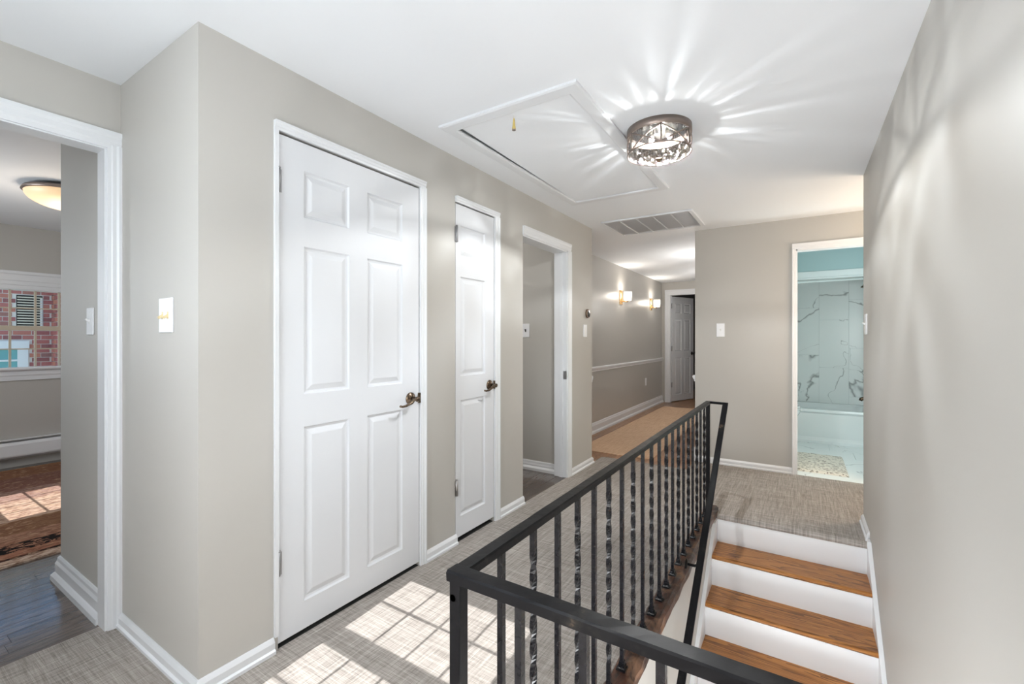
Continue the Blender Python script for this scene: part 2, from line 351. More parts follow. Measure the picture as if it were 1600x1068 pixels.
def south(x0, x1, a0, a1): return MB().box(x0, a0, SY - .12, SY, 0, H).box(a1, x1, SY - .12, SY, 0, H).box(a0, a1, SY - .12, SY, 0, 1.104).box(a0, a1, SY - .12, SY, 2.15, H)
struct('wall_south', south(LX, 0.471, -1.544, -0.760), 'wall_paint')
struct('wall_bedroom_south', south(-6.42, LX, -5.09, -4.30), 'wall_paint')
struct('wall_right', MB().box(RX, 0.471, SY, 3.752, -2.7, H), 'wall_paint', 'plain greige wall along the right of the stairs')
struct('wall_landing', MB().box(0.471, 1.6, 3.65, 3.752, 0, H).box(1.5, 1.6, 3.752, BY, 0, H), 'wall_paint')
struct('wall_back', MB().box(-0.888, -0.032, BY, BY + .1, 0, H).box(-0.032, 0.60, BY, BY + .1, 2.022, H).box(0.60, 1.6, BY, BY + .1, 0, H), 'wall_paint', 'greige wall facing the stairs, with the bathroom doorway')
struct('wall_corridor_right', MB().box(-0.888, -0.788, BY + .1, FY, 0, H), 'wall_paint')
struct('wall_corridor', MB().box(CX - .1, CX, 4.02, FY, 0, H).box(CX, -1.846, 4.02, 4.139, 0, H), 'wall_satin', 'satin grey corridor wall carrying the two brass sconces')
struct('wall_corridor_end', MB().box(CX - .1, -2.10, FY, FY + .1, 0, H).box(-2.10, -1.33, FY, FY + .1, 2.06, H).box(-1.33, -0.788, FY, FY + .1, 0, H), 'wall_paint')
struct('wall_guest_room', MB().box(-4.6, -1.846, 3.635, 4.02, 0, H).box(-4.7, -4.6, 2.70, 4.02, 0, H).box(-3.05, -1.846, 2.70, 2.78, 0, H).box(-4.6, -3.05, 2.75, 2.80, 0, H), 'wall_paint', 'dim greige wall inside the open guest room doorway')
struct('wall_far_room', MB().box(-3.5, -3.4, FY + .1, 11.5, 0, H).box(-0.4, -0.3, FY + .1, 11.5, 0, H).box(-3.5, -0.3, 11.5, 11.6, 0, H).box(-3.5, CX - .1, FY, FY + .1, 0, H).box(-0.788, -0.3, FY, FY + .1, 0, H), 'unlit_room_shade')
struct('wall_bath', MB().box(-0.788, -0.748, BY + .1, 6.33, 0, H).box(0.95, 1.05, BY + .1, 7.2, 0, H), 'bath_teal')

# ceilings: one slab with the hatch hole, attic box above the hole
b = MB().box(-6.5, 1.7, SY - .15, 1.765, H, H + .1).box(-6.5, 1.7, 3.265, 11.7, H, H + .1).box(-6.5, -1.515, 1.765, 3.265, H, H + .1).box(-0.82, 1.7, 1.765, 3.265, H, H + .1)
struct('ceiling', b, 'ceiling_paint', 'flat white painted ceiling')
struct('wall_attic', MB().box(-1.6, -0.75, 1.7, 3.35, H + .5, H + .55).box(-1.6, -1.55, 1.7, 3.35, H + .1, H + .5).box(-0.80, -0.75, 1.7, 3.35, H + .1, H + .5).box(-1.6, -0.75, 1.7, 1.75, H + .1, H + .5).box(-1.6, -0.75, 3.30, 3.35, H + .1, H + .5), 'attic_dark')

# carpeted floor with the stairwell left open; the landing edge is a rolled nosing
b = MB().box(-2.50, -0.56, SY, KY, -0.2, 0).box(WX - .004, -0.56, KY, 4.42, -0.2, 0).box(-0.56, RX, SY, 0.60, -0.2, 0).box(-0.56, RX, 3.425, 4.42, -0.2, 0).box(RX, 1.5, 3.752, BY, -0.2, 0).box(-0.888, RX, 4.42, BY, -0.2, 0)
b.sweep([(0, 0), (0.012, -0.003), (0.022, -0.010), (0.027, -0.022), (0.022, -0.034), (0.012, -0.040), (0, -0.042)], (-0.488, 3.425, 0), (0.338, 3.425, 0), (0, -1, 0))
struct('floor', b, 'carpet', 'woven grey-beige carpet of the hall and landing')

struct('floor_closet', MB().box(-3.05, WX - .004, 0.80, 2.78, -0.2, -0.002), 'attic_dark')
# plank floors
def planks(name, x0, x1, y0, y1, material, wid, label, z=0.0, group=None):
    root = struct(name, MB().box(x0, x1, y0, y1, z - 0.2, z - 0.012), 'black_gap', label)
    lens = [0.9, 1.15, 1.4, 0.7]; cache = {}
    n = max(1, round((x1 - x0) / wid)); w = (x1 - x0) / n
    for i in range(n):
        y = y0 - random.random() * 0.6
        while y < y1:
            L = random.choice(lens); a, e = max(y, y0), min(y + L, y1); y += L
            if e - a < 0.03: continue
            k = round(e - a, 3)
            if k not in cache:
                cache[k] = MB().sweep([(0.0008, 0), (0.0008, 0.0112), (0.002, 0.012), (w - 0.002, 0.012), (w - 0.0008, 0.0112), (w - 0.0008, 0)], (0, 0.0006, 0), (0, k - 0.0006, 0), (1, 0, 0)).mesh('plank', material)
            link('plank', cache[k], root, (x0 + i * w, a, z - 0.012))
planks('floor_bedroom', -4.0, -2.50, -0.2, 1.6, 'floor_grey', 0.083, 'dark grey-brown wooden bedroom floor')
struct('floor_bedroom_rest', MB().box(-6.3, -4.0, SY, 2.7, -0.2, 0).box(-4.0, -2.52, SY, -0.2, -0.2, 0).box(-4.0, -3.05, 1.6, 2.7, -0.2, 0), 'floor_grey')
planks('floor_guest_room', -3.1, WX - .005, 2.80, 3.635, 'floor_grey', 0.083, 'dark wooden floor of the guest room')
struct('floor_guest_room_rest', MB().box(-4.6, -3.1, 2.8, 3.635, -0.2, 0), 'floor_grey')
planks('floor_corridor', CX, -0.888, 4.42, 11.5, 'floor_oak', 0.08, 'brown oak plank floor of the corridor')
struct('floor_far_room_rest', MB().box(-3.5, CX, FY, 11.5, -0.2, 0).box(-0.888, -0.3, FY, 11.5, -0.2, 0).box(CX, WX, 4.139, 4.42, -0.2, 0), 'floor_oak')

# ------------------------------------------------------------------ baseboards and trims
BASE = [(0, 0), (0.020, 0), (0.020, 0.012), (0.013, 0.018), (0.013, 0.042), (0.009, 0.050), (0.004, 0.058), (0, 0.058)]
def tall(h): return [(0, 0), (0.034, 0), (0.032, 0.022), (0.022, 0.034), (0.018, 0.038), (0.018, h - .035), (0.012, h - .022), (0.010, h - .008), (0.005, h), (0, h)]
def base(name, prof, p0, p1, out, label=None, m0=0, m1=0): return struct(name, MB().sweep(prof, p0, p1, out, m0=m0, m1=m1), 'trim_white', label)
base('baseboard_corner', BASE, (LX, KY, 0), (WX, KY, 0), (0, -1, 0), 'white baseboard of the short return wall', 0, 1)
base('baseboard_closet', BASE, (WX, KY, 0), (WX, 0.967, 0), (1, 0, 0), 'white baseboard left of the wide closet door', 1, 0)
base('baseboard_between_doors', BASE, (WX, 1.803, 0), (WX, 2.068, 0), (1, 0, 0), 'white baseboard between the two closet doors')
base('baseboard_guest_door', BASE, (WX, 2.518, 0), (WX, 2.838, 0), (1, 0, 0), 'white baseboard left of the guest room doorway')
base('baseboard_hall_end', BASE, (WX, 3.648, 0), (WX, 4.139, 0), (1, 0, 0), 'white baseboard at the end of the closet wall', 0, 1)
base('baseboard_end_return', BASE, (CX, 4.139, 0), (WX, 4.139, 0), (0, 1, 0), None, 0, 1)
base('baseboard_back', BASE, (-0.888, BY, 0), (-0.063, BY, 0), (0, -1, 0), 'white baseboard left of the bathroom doorway')
base('baseboard_right', BASE, (RX, 3.43, 0), (RX, 3.752, 0), (-1, 0, 0), 'short white baseboard at the landing corner', 0, 1)
base('baseboard_bedroom', tall(0.115), (-3.17, 0.68, 0), (-2.52, 0.68, 0), (0, -1, 0), 'tall white baseboard inside the bedroom doorway', 1, 0)
base('baseboard_bedroom_return', tall(0.115), (-3.17, 0.68, 0), (-3.17, 2.70, 0), (-1, 0, 0), None, 1, 0)
base('baseboard_guest_room', tall(0.085), (-4.6, 3.635, 0), (-1.846, 3.635, 0), (0, -1, 0), 'white baseboard inside the guest room doorway')
base('baseboard_corridor', tall(0.135), (CX, 4.139, 0), (CX, FY, 0), (1, 0, 0), 'tall white baseboard along the sconce wall')
base('baseboard_corridor_right', tall(0.135), (-0.888, BY, 0), (-0.888, FY, 0), (-1, 0, 0))
RAIL = [(0, 0), (0.010, 0.004), (0.010, 0.018), (0.018, 0.026), (0.026, 0.044), (0.026, 0.056), (0.012, 0.064), (0, 0.064)]
struct('trim_1', MB().sweep(RAIL, (CX, 4.139, 0.792), (CX, FY, 0.792), (1, 0, 0)), 'trim_white', 'white chair rail along the sconce wall')
struct('trim_2', MB().sweep(RAIL, (-0.888, BY + .004, 0.792), (-0.888, FY, 0.792), (-1, 0, 0)), 'trim_white')
struct('trim_3', MB().sweep(RAIL, (CX, 4.139, 0.792), (WX, 4.139, 0.792), (0, 1, 0), m1=0.2), 'trim_white')

# door casings: moulded strips
def casing_prof(w): return [(0, 0), (0.010, 0.0), (0.011, 0.25 * w), (0.014, 0.35 * w), (0.014, 0.62 * w), (0.018, 0.78 * w), (0.018, w), (0, w)]
def casing_v(b, x, y, z0, z1, w, out, side): b.sweep(casing_prof(w), (x, y, z0), (x, y, z1), out, side); return b
def casing_h(b, p0, p1, w, out): b.sweep(casing_prof(w), p0, p1, out, (0, 0, 1)); return b

# six-panel and three-panel doors, local frame: x = along the width from the hinge, y = out of the face, z up
def door_leaf(root, w, h, th, rects, z0=0.012):
    xs = sorted({0, w} | {r[0] for r in rects} | {r[1] for r in rects}); zs = sorted({z0, h} | {r[2] for r in rects} | {r[3] for r in rects})
    b = MB()
    for i in range(len(xs) - 1):
        for j in range(len(zs) - 1):
            cx, cz = (xs[i] + xs[i + 1]) / 2, (zs[j] + zs[j + 1]) / 2
            if any(r[0] < cx < r[1] and r[2] < cz < r[3] for r in rects): continue
            for y in (0, -th): b.add([(xs[i], y, zs[j]), (xs[i + 1], y, zs[j]), (xs[i + 1], y, zs[j + 1]), (xs[i], y, zs[j + 1])], [(0, 1, 2, 3)])
    for (x0, x1, q0, q1) in rects:
        for y0, y1 in ((0, -.010), (-th, -th + .010)):
            c = [(x0, q0), (x1, q0), (x1, q1), (x0, q1)]
            for k in range(4): (ax, az), (bx, bz) = c[k], c[(k + 1) % 4]; b.add([(ax, y0, az), (bx, y0, bz), (bx, y1, bz), (ax, y1, az)], [(0, 1, 2, 3)])
    c = [(0, z0), (w, z0), (w, h), (0, h)]
    for k in range(4): (ax, az), (bx, bz) = c[k], c[(k + 1) % 4]; b.add([(ax, 0, az), (bx, 0, bz), (bx, -th, bz), (ax, -th, az)], [(0, 1, 2, 3)])
    b.build('slab', 'door_white', root)
    for (x0, x1, q0, q1) in rects:
        p = MB(); rings = [(0.0, 0.0), (0.006, -0.008), (0.014, -0.010), (0.036, -0.002), (0.040, -0.0015)]
        for sgn, off in ((1, 0), (-1, -th)):
            vs = []
            for ins, dep in rings: vs += [(x0 + ins, off + sgn * dep, q0 + ins), (x1 - ins, off + sgn * dep, q0 + ins), (x1 - ins, off + sgn * dep, q1 - ins), (x0 + ins, off + sgn * dep, q1 - ins)]
            fs = [(4 * a + k, 4 * a + (k + 1) % 4, 4 * a + 4 + (k + 1) % 4, 4 * a + 4 + k) for a in range(len(rings) - 1) for k in range(4)]
            n = 4 * (len(rings) - 1); fs.append((n, n + 1, n + 2, n + 3)); p.add(vs, fs)
        p.build('panel', 'door_white', root)
def hinge(root, z, x=0.0, material='hinge_steel'):
    h = MB().lathe([(0.0068, -0.046), (0.0068, 0.046)], (x, 0.006, z), 'z', 10).lathe([(0.004, 0.046), (0.0075, 0.048), (0.0075, 0.052), (0.003, 0.056)], (x, 0.006, z), 'z', 10)
    h.box(x - 0.014, x + 0.014, -0.001, 0.0035, z - 0.045, z + 0.045); h.build('hinge', material, root)
def lever(root, x, z, material='bronze', knob=False):
    r = MB().lathe([(0.033, 0.0), (0.033, 0.004), (0.028, 0.009), (0.016, 0.013), (0.012, 0.016)], (x, 0, z), 'y', 28).build('handle_rose', material, root)
    b = MB().lathe([(0.010, 0.012), (0.010, 0.040), (0.013, 0.046), (0.013, 0.056), (0.008, 0.060)], (x, 0, z), 'y', 18)
    if knob: b.lathe([(0.010, 0.012), (0.012, 0.03), (0.026, 0.042), (0.029, 0.055), (0.022, 0.068), (0.006, 0.072)], (x, 0, z), 'y', 20)
    else:
        pts = [(x + .012, 0.050, z + .001), (x - .008, 0.051, z + .002), (x - .03, 0.052, z + .000), (x - .055, 0.056, z - .014), (x - .08, 0.054, z - .024), (x - .10, 0.047, z - .027), (x - .114, 0.044, z - .023)]
        b.tube(pts, [0.008, 0.011, 0.010, 0.0095, 0.009, 0.008, 0.005], 12, ry=0.006)
    b.build('lever' if not knob else 'knob', material, r)
RECT6 = [(0.110, 0.332, 1.720, 1.912), (0.433, 0.656, 1.720, 1.912), (0.110, 0.332, 0.990, 1.600), (0.433, 0.656, 0.990, 1.600), (0.110, 0.332, 0.136, 0.856), (0.433, 0.656, 0.136, 0.856)]
RECT3 = [(0.045, 0.297, 1.712, 1.903), (0.045, 0.297, 0.994, 1.594), (0.045, 0.297, 0.150, 0.850)]
def mirror_children(root):
    """turn meshes written with y = out of the face into the wall's frame (x along +Y, face towards +X)"""
    for o in list(root.children_recursive):
        if o.type == 'MESH':
            o.data.transform(Matrix(((0, 1, 0, 0), (1, 0, 0, 0), (0, 0, 1, 0), (0, 0, 0, 1))))
            bm = bmesh.new(); bm.from_mesh(o.data); bmesh.ops.recalc_face_normals(bm, faces=bm.faces); bm.to_mesh(o.data); bm.free()
# door 1: wide closet door
d1 = struct('door_1', label='wide white six-panel closet door with bronze lever handle', loc=(WX, 0.985, 0))
door_leaf(d1, 0.774, 2.026, 0.035, RECT6, 0.022); hinge(d1, 1.842); hinge(d1, 0.335); lever(d1, 0.712, 0.905)
MB().box(0.766, 0.779, 0.0, 0.010, 0.876, 0.930).build('latch_plate', 'bronze', d1)
mirror_children(d1)
b = MB(); casing_v(b, WX, 1.763, 0, 2.036, 0.040, (1, 0, 0), (0, 1, 0)); b.v = [(x - WX, y - 0.985, z) for x, y, z in b.v]; b.build('casing', 'trim_white', d1)
b = MB().box(0, 0.012, -0.017, -0.002, 0.058, 2.036).build('casing', 'trim_white', d1)
b = MB(); casing_h(b, (WX, 0.968, 2.036), (WX, 1.803, 2.036), 0.036, (1, 0, 0)); b.v = [(x - WX, y - 0.985, z) for x, y, z in b.v]; b.build('casing', 'trim_white', d1)
MB().box(-0.05, -0.038, -0.0, 0.777, 0, 0.03).build('gap_shade_strip', 'black_gap', d1)  # black strip in place of the shade under the wide door
# door 2: narrow closet door
d2 = struct('door_2', label='narrow white three-panel closet door with bronze lever handle', loc=(WX, 2.065, 0))
door_leaf(d2, 0.395, 2.026, 0.035, RECT3, 0.030); hinge(d2, 1.842, 0.004); hinge(d2, 0.330, 0.004, 'nickel'); lever(d2, 0.345, 0.915)
MB().box(0.388, 0.402, 0.0, 0.010, 0.886, 0.940).build('latch_plate', 'bronze', d2)
mirror_children(d2)
b = MB(); casing_v(b, WX, 2.463, 0, 2.036, 0.052, (1, 0, 0), (0, 1, 0)); b.v = [(x - WX, y - 2.065, z) for x, y, z in b.v]; b.build('casing', 'trim_white', d2)
b = MB(); casing_h(b, (WX, 2.060, 2.033), (WX, 2.515, 2.033), 0.036, (1, 0, 0)); b.v = [(x - WX, y - 2.065, z) for x, y, z in b.v]; b.build('casing', 'trim_white', d2)
MB().box(-0.05, -0.038, -0.0, 0.398, 0, 0.04).build('gap_shade_strip', 'black_gap', d2)  # black strip standing for shade below the narrow door
# doorway 3: open guest room doorway (frame only)
t3 = struct('trim_4', label='white casing around the open guest room doorway', loc=(WX, 2.834, 0))
b = MB(); casing_v(b, 0, 3.585 - 2.834, 0, 1.990, 0.062, (1, 0, 0), (0, 1, 0)); b.build('casing', 'trim_white', t3)
b = MB(); casing_h(b, (0, -0.004, 1.990), (0, 0.813, 1.990), 0.066, (1, 0, 0)); b.build('casing', 'trim_white', t3)
MB().box(-0.122, 0.002, 0.739, 0.752, 0, 1.992).box(-0.070, -0.035, 0.729, 0.740, 0, 1.992).build('jamb', 'trim_white', t3)
MB().box(-0.122, 0.002, 0.0, 0.752, 1.979, 1.991).build('jamb', 'trim_white', t3)
MB().box(-0.030, 0.001, 0.7355, 0.7385, 0.865, 0.935).build('strike_plate', 'hinge_steel', t3)
# bedroom doorway frame
t5 = struct('trim_5', label='white casing around the bedroom doorway at left', loc=(LX, 0.668, 0))
b = MB(); casing_v(b, 0, -0.006, 0, 2.030, 0.046, (1, 0, 0), (0, 1, 0)); b.build('casing', 'trim_white', t5)
b = MB(); casing_v(b, 0, -0.826, 0, 2.022, 0.062, (1, 0, 0), (0, -1, 0)); b.build('casing', 'trim_white', t5)
b = MB(); casing_h(b, (0, -0.89, 2.016), (0, 0.040, 2.016), 0.072, (1, 0, 0)); b.build('casing', 'trim_white', t5)
MB().box(-0.082, 0.003, -0.014, 0.004, 0, 2.024).build('jamb', 'trim_white', t5)
MB().box(-0.082, 0.002, -0.828, 0.0, 2.010, 2.022).build('jamb', 'trim_white', t5)
# bathroom doorway frame
t6 = struct('trim_6', label='narrow white casing around the bathroom doorway', loc=(-0.032, BY, 0))
b = MB(); b.sweep(casing_prof(0.030), (0, 0, 0), (0, 0, 2.022), (0, -1, 0), (-1, 0, 0)); b.build('casing', 'trim_white', t6)
b = MB(); b.sweep(casing_prof(0.050), (-0.030, 0, 2.022), (0.68, 0, 2.022), (0, -1, 0), (0, 0, 1)); b.build('casing', 'trim_white', t6)
b = MB(); b.sweep(casing_prof(0.050), (0.632, 0, 0), (0.632, 0, 2.022), (0, -1, 0), (1, 0, 0)); b.build('casing', 'trim_white', t6)
MB().box(-0.001, 0.010, -0.002, 0.102, 0, 2.022).build('jamb', 'trim_white', t6)
MB().box(-0.001, 0.632, -0.002, 0.102, 2.010, 2.022).build('jamb', 'trim_white', t6)
# far corridor door, ajar into the dark room
d3 = struct('door_3', label='white six-panel door standing ajar at the corridor end', loc=(-2.083, FY + 0.06, 0))
door_leaf(d3, 0.735, 2.035, 0.035, [(a * .95, c * .95, e, f) for a, c, e, f in RECT6], 0.015); hinge(d3, 1.85); hinge(d3, 1.03); hinge(d3, 0.33); lever(d3, 0.675, 0.93, 'dark_hardware', True)
for o in list(d3.children_recursive):
    if o.type == 'MESH':
        o.data.transform(Matrix(((1, 0, 0, 0), (0, -1, 0, 0), (0, 0, 1, 0), (0, 0, 0, 1))))
        bm = bmesh.new(); bm.from_mesh(o.data); bmesh.ops.recalc_face_normals(bm, faces=bm.faces); bm.to_mesh(o.data); bm.free()
d3.rotation_euler = (0, 0, R(69))
t7 = struct('trim_7', label='white casing around the corridor end door', loc=(-2.10, FY, 0))
b = MB(); b.sweep(casing_prof(0.095), (0, 0, 0), (0, 0, 2.06), (0, -1, 0), (-1, 0, 0)); b.build('casing', 'trim_white', t7)
b = MB(); b.sweep(casing_prof(0.095), (0.77, 0, 0), (0.77, 0, 2.06), (0, -1, 0), (1, 0, 0)); b.build('casing', 'trim_white', t7)
b = MB(); b.sweep(casing_prof(0.095), (-0.095, 0, 2.06), (0.865, 0, 2.06), (0, -1, 0), (0, 0, 1)); b.build('casing', 'trim_white', t7)
MB().box(0, 0.008, -0.001, 0.101, 0, 2.06).box(0.762, 0.77, -0.001, 0.101, 0, 2.06).box(0, 0.77, -0.001, 0.101, 2.052, 2.06).build('jamb', 'trim_white', t7)

# ------------------------------------------------------------------ windows
def window(name, label, loc, rotz, gw, zb, zm0, zm1, zt, cols, frame_mat='trim_white', munt='muntin', thin=0.014, fy=(-0.06, 0.075), foot=0.04, head=0.04, md=0.010):
    """local x = along the width from the glass edge, local y = towards the room, z up; glass plane y = 0"""
    root = struct(name, label=label, loc=loc); root.rotation_euler = (0, 0, rotz)
    f0, f1 = fy
    MB().box(-0.04, 0, f0, f1, zb - foot, zt + head).build('frame_side', frame_mat, root)
    MB().box(gw, gw + .04, f0, f1, zb - foot, zt + head).build('frame_side', frame_mat, root)
    MB().box(0, gw, f0, f1, zt, zt + head).build('frame_head', frame_mat, root)
    MB().box(0, gw, f0, f1, zb - foot, zb).build('frame_foot', frame_mat, root)
    MB().box(0, gw, -0.02 if md > .006 else -md, 0.02 if md > .006 else md, zm0, zm1).build('meeting_rail', munt, root, bevel=0.003)
    for i in range(1, cols):
        for z0, z1 in ((zb, zm0), (zm1, zt)):
            MB().box(gw * i / cols - thin / 2, gw * i / cols + thin / 2, -md, md, z0, z1).build('muntin', munt, root)
    for z in ((zb + zm0) / 2, (zm1 + zt) / 2): MB().box(0, gw, -md * .8, md * .8, z - thin * .35, z + thin * .35).build('muntin', munt, root)
    for i in range(cols):
        for z0, z1 in ((zb, (zb + zm0) / 2), ((zb + zm0) / 2, zm0), (zm1, (zm1 + zt) / 2), ((zm1 + zt) / 2, zt)):
            MB().add([(gw * i / cols, 0, z0), (gw * (i + 1) / cols, 0, z0), (gw * (i + 1) / cols, 0, z1), (gw * i / cols, 0, z1)], [(0, 1, 2, 3)]).build('pane', 'pane_glass', root)
    return root
# glass planes sit at the outer third of the wall
w1 = window('window_1', None, (-1.504, SY - .06, 0), 0, 0.704, 1.197, 1.553, 1.648, 2.023, 4, thin=0.011, fy=(-0.014, 0.014), foot=0.093, head=0.127, md=0.005)
w2 = window('window_2', None, (-5.05, SY - .06, 0), 0, 0.704, 1.197, 1.553, 1.648, 2.023, 4, thin=0.011, fy=(-0.014, 0.014), foot=0.093, head=0.127, md=0.005)
w3 = window('window_3', 'white-framed multi-pane bedroom window onto a brick house', (-6.37, 0.844 + 0.68, 0), R(-90), 0.68, 0.94, 1.300, 1.345, 1.69, 4, thin=0.016)
HEAD = [(0, 0), (0.012, 0), (0.012, 0.03), (0.018, 0.036), (0.018, 0.070), (0.022, 0.076), (0.022, 0.13), (0.030, 0.14), (0.030, 0.165), (0, 0.165)]
b = MB().sweep(HEAD, (-0.12, 0.07, 1.70), (0.80, 0.07, 1.70), (0, 1, 0)); b.build('head_casing', 'trim_white', w3)
SILL = [(0, 0), (0.014, 0), (0.016, 0.04), (0.022, 0.05), (0.022, 0.09), (0.05, 0.10), (0.055, 0.112), (0.05, 0.126), (0, 0.126)]
b = MB().sweep(SILL, (-0.12, 0.07, 0.822), (0.80, 0.07, 0.822), (0, 1, 0)); b.build('sill', 'trim_white', w3)
for x in (-0.10, 0.70): MB().box(x, x + .09, 0.07, 0.088, 0.948, 1.70).build('side_casing', 'trim_white', w3)

# ------------------------------------------------------------------ staircase
ST = thing('staircase', 'wooden staircase with oak treads and white risers descending beside the railing', 'stairs', (0, 3.40, 0))
RUN, RISE = 0.240, 0.192
trm = MB().sweep([(-0.0, 0), (-0.0, -0.026), (0.235 + .012, -0.026), (0.255, -0.022), (0.262, -0.013), (0.255, -0.004), (0.247, 0)], (-0.488, 0, 0), (0.338, 0, 0), (0, -1, 0)).mesh('tread', 'tread_oak')
rim = MB().box(-0.488, 0.338, 0, 0.015, 0.0, RISE - 0.024).mesh('riser', 'trim_white')
for i in range(1, 12):
    z = -RISE * i
    link('riser', rim, ST, (0, 0.010 - RUN * (i - 1), z)); link('tread', trm, ST, (0, 0.025 - RUN * (i - 1), z))
link('riser', rim, ST, (0, 0.010 - RUN * 11, -RISE * 12))
sl = RISE / RUN
for x0, x1, top in ((-0.501, -0.486, 0.055), (0.336, RX - .001, 0.062)):
    y1 = 0.0; y0 = -2.72; b = MB(); ys_ = (-0.032 - top) / sl if x0 < 0 else (0.022 - top) / sl; P = [(0.01, ys_ * sl + top), (ys_, ys_ * sl + top), (y0, y0 * sl + top), (y0, y0 * sl - 0.30), (0.01, -0.22)]
    b.add([(x, y, z) for x in (x0, x1) for y, z in P], [(0, 1, 2, 3, 4), (9, 8, 7, 6, 5)] + [(k, (k + 1) % 5, 5 + (k + 1) % 5, 5 + k) for k in range(5)])
    b.build('skirt_board', 'trim_white', ST)
    # moulded cap on the skirt
    xc0, xc1 = (x0, x1 + .006) if x0 < 0 else (x0 - .006, x1)
    b = MB().add([(x, y, y * sl + top + dz) for x in (xc0, xc1) for y, dz in ((ys_, -.018), (ys_, .004), (y0, .004), (y0, -.018))], [(0, 1, 2, 3), (7, 6, 5, 4)] + [(k, (k + 1) % 4, 4 + (k + 1) % 4, 4 + k) for k in range(4)])
    b.build('skirt_cap', 'trim_white', ST)
struct('wall_stairwell', MB().box(-0.58, -0.502, 0.60, 3.425, -2.7, -0.012), 'wall_paint', 'greige wall of the stairwell below the railing')
struct('wall_stairwell_near', MB().box(-0.60, RX, 0.50, 0.60, -2.7, -0.2), 'wall_paint')
struct('wall_stairwell_far', MB().box(-0.60, RX, 3.44, 3.5, -2.7, -0.2), 'wall_paint')
struct('floor_lower', MB().box(-0.60, RX, 0.5, 3.5, -2.6, -2.304), 'floor_oak')
# stained timber curb under the railing
b = MB(); ny = 60; prof = [(-0.574, -0.012), (-0.574, 0.020), (-0.566, 0.032), (-0.504, 0.034), (-0.490, 0.022), (-0.488, -0.012), (-0.502, -0.014)]
random.seed(3)
ys = [0.565 + (3.47 - 0.565) * i / ny for i in range(ny + 1)]
vs = []
for i, y in enumerate(ys):
    for k, (x, z) in enumerate(prof): vs.append((x + random.uniform(-.003, .003), y, z + (random.uniform(-.003, .003) if 0 < k < 5 else 0)))
n = len(prof); b.add(vs, [(i * n + k, i * n + (k + 1) % n, (i + 1) * n + (k + 1) % n, (i + 1) * n + k) for i in range(ny) for k in range(n)] + [tuple(range(n)), tuple(ny * n + k for k in range(n))])
b.box(-0.488, RX, 0.565, 0.70, -0.02, 0.032)
struct('trim_8', b, 'curb_wood', 'rough dark-stained timber curb under the iron railing')

# ------------------------------------------------------------------ iron railing
RLX, RTOP, RY0, RY1 = -0.540, 0.787, 0.655, 3.36
RAILING = thing('stair_railing', 'black wrought-iron railing with alternating plain and twisted balusters around the stairwell', 'railing', (RLX, RY0, 0.033))
def loc_(b): b.v = [(x - RLX, y - RY0, z - 0.033) for x, y, z in b.v]; return b
def rough_bar(p0, p1, side, w, h, n, jit, seed):
    """channel bar with rounded upper edges and a hammered, uneven outline"""
    rnd = random.Random(seed); p0, p1, s = Vector(p0), Vector(p1), Vector(side); up = Vector((0, 0, 1))
    pr = [(-w / 2, -h), (-w / 2, -.0035), (-w / 2 + .003, 0), (w / 2 - .003, 0), (w / 2, -.0035), (w / 2, -h)]
    vs = []
    for i in range(n + 1):
        c = p0.lerp(p1, i / n)
        for a, z in pr: vs.append(c + s * (a + rnd.uniform(-jit, jit)) + up * (z + rnd.uniform(-jit, jit)))
    k = len(pr); b = MB()
    b.add(vs, [(i * k + j, i * k + (j + 1) % k, (i + 1) * k + (j + 1) % k, (i + 1) * k + j) for i in range(n) for j in range(k)] + [tuple(range(k)), tuple(n * k + j for j in range(k))])
    return b
o = loc_(rough_bar((RLX, RY0 - .014, RTOP), (RLX, RY1 + .012, RTOP), (1, 0, 0), 0.033, 0.018, 60, 0.0003, 1)).build('top_rail', 'iron', RAILING)
o['label'] = 'long top rail along the stairwell'
loc_(rough_bar((RLX - .016, RY0, RTOP + .0005), (RX - .004, RY0, RTOP + .0005), (0, 1, 0), 0.034, 0.020, 26, 0.0005, 2)).build('top_rail', 'iron', RAILING)
loc_(MB().box(RLX - .0125, RLX + .0125, RY0 - .0125, RY0 + .0125, 0.03, RTOP - .012)).build('post', 'iron', RAILING, bevel=0.002)
loc_(MB().lathe([(0.007, 0), (0.006, 0.003), (0.002, 0.004)], (RLX - 0.004, RY0 - .0125, RTOP - .05), 'y', 12)).build('bolt', 'iron', RAILING)
loc_(MB().box(RLX - .0125, RLX + .0125, RY1 - .0125, RY1 + .0125, 0.03, RTOP - .012)).build('post', 'iron', RAILING, bevel=0.002)
BH = RTOP - .016 - 0.033; a = 0.0066
def plain_mesh(): return MB().box(-a, a, -a, a, 0.0, BH).mesh('baluster', 'iron_bar')
def twist_mesh():
    b = MB(); n = 72; vs = []; z0, z1 = 0.10, BH - 0.06
    for i in range(n + 1):
        z = BH * i / n; t = min(1, max(0, (z - z0) / (z1 - z0))); ang = t * 2.5 * 2 * math.pi
        for k in range(4):
            q = math.pi / 4 + k * math.pi / 2 + ang; vs.append((a * 1.414 * math.cos(q), a * 1.414 * math.sin(q), z))
    b.add(vs, [(i * 4 + k, i * 4 + (k + 1) % 4, i * 4 + 4 + (k + 1) % 4, i * 4 + 4 + k) for i in range(n) for k in range(4)] + [(0, 1, 2, 3), (n * 4, n * 4 + 1, n * 4 + 2, n * 4 + 3)])
    return b.mesh('baluster', 'iron_bar')
PM, TM = plain_mesh(), twist_mesh()
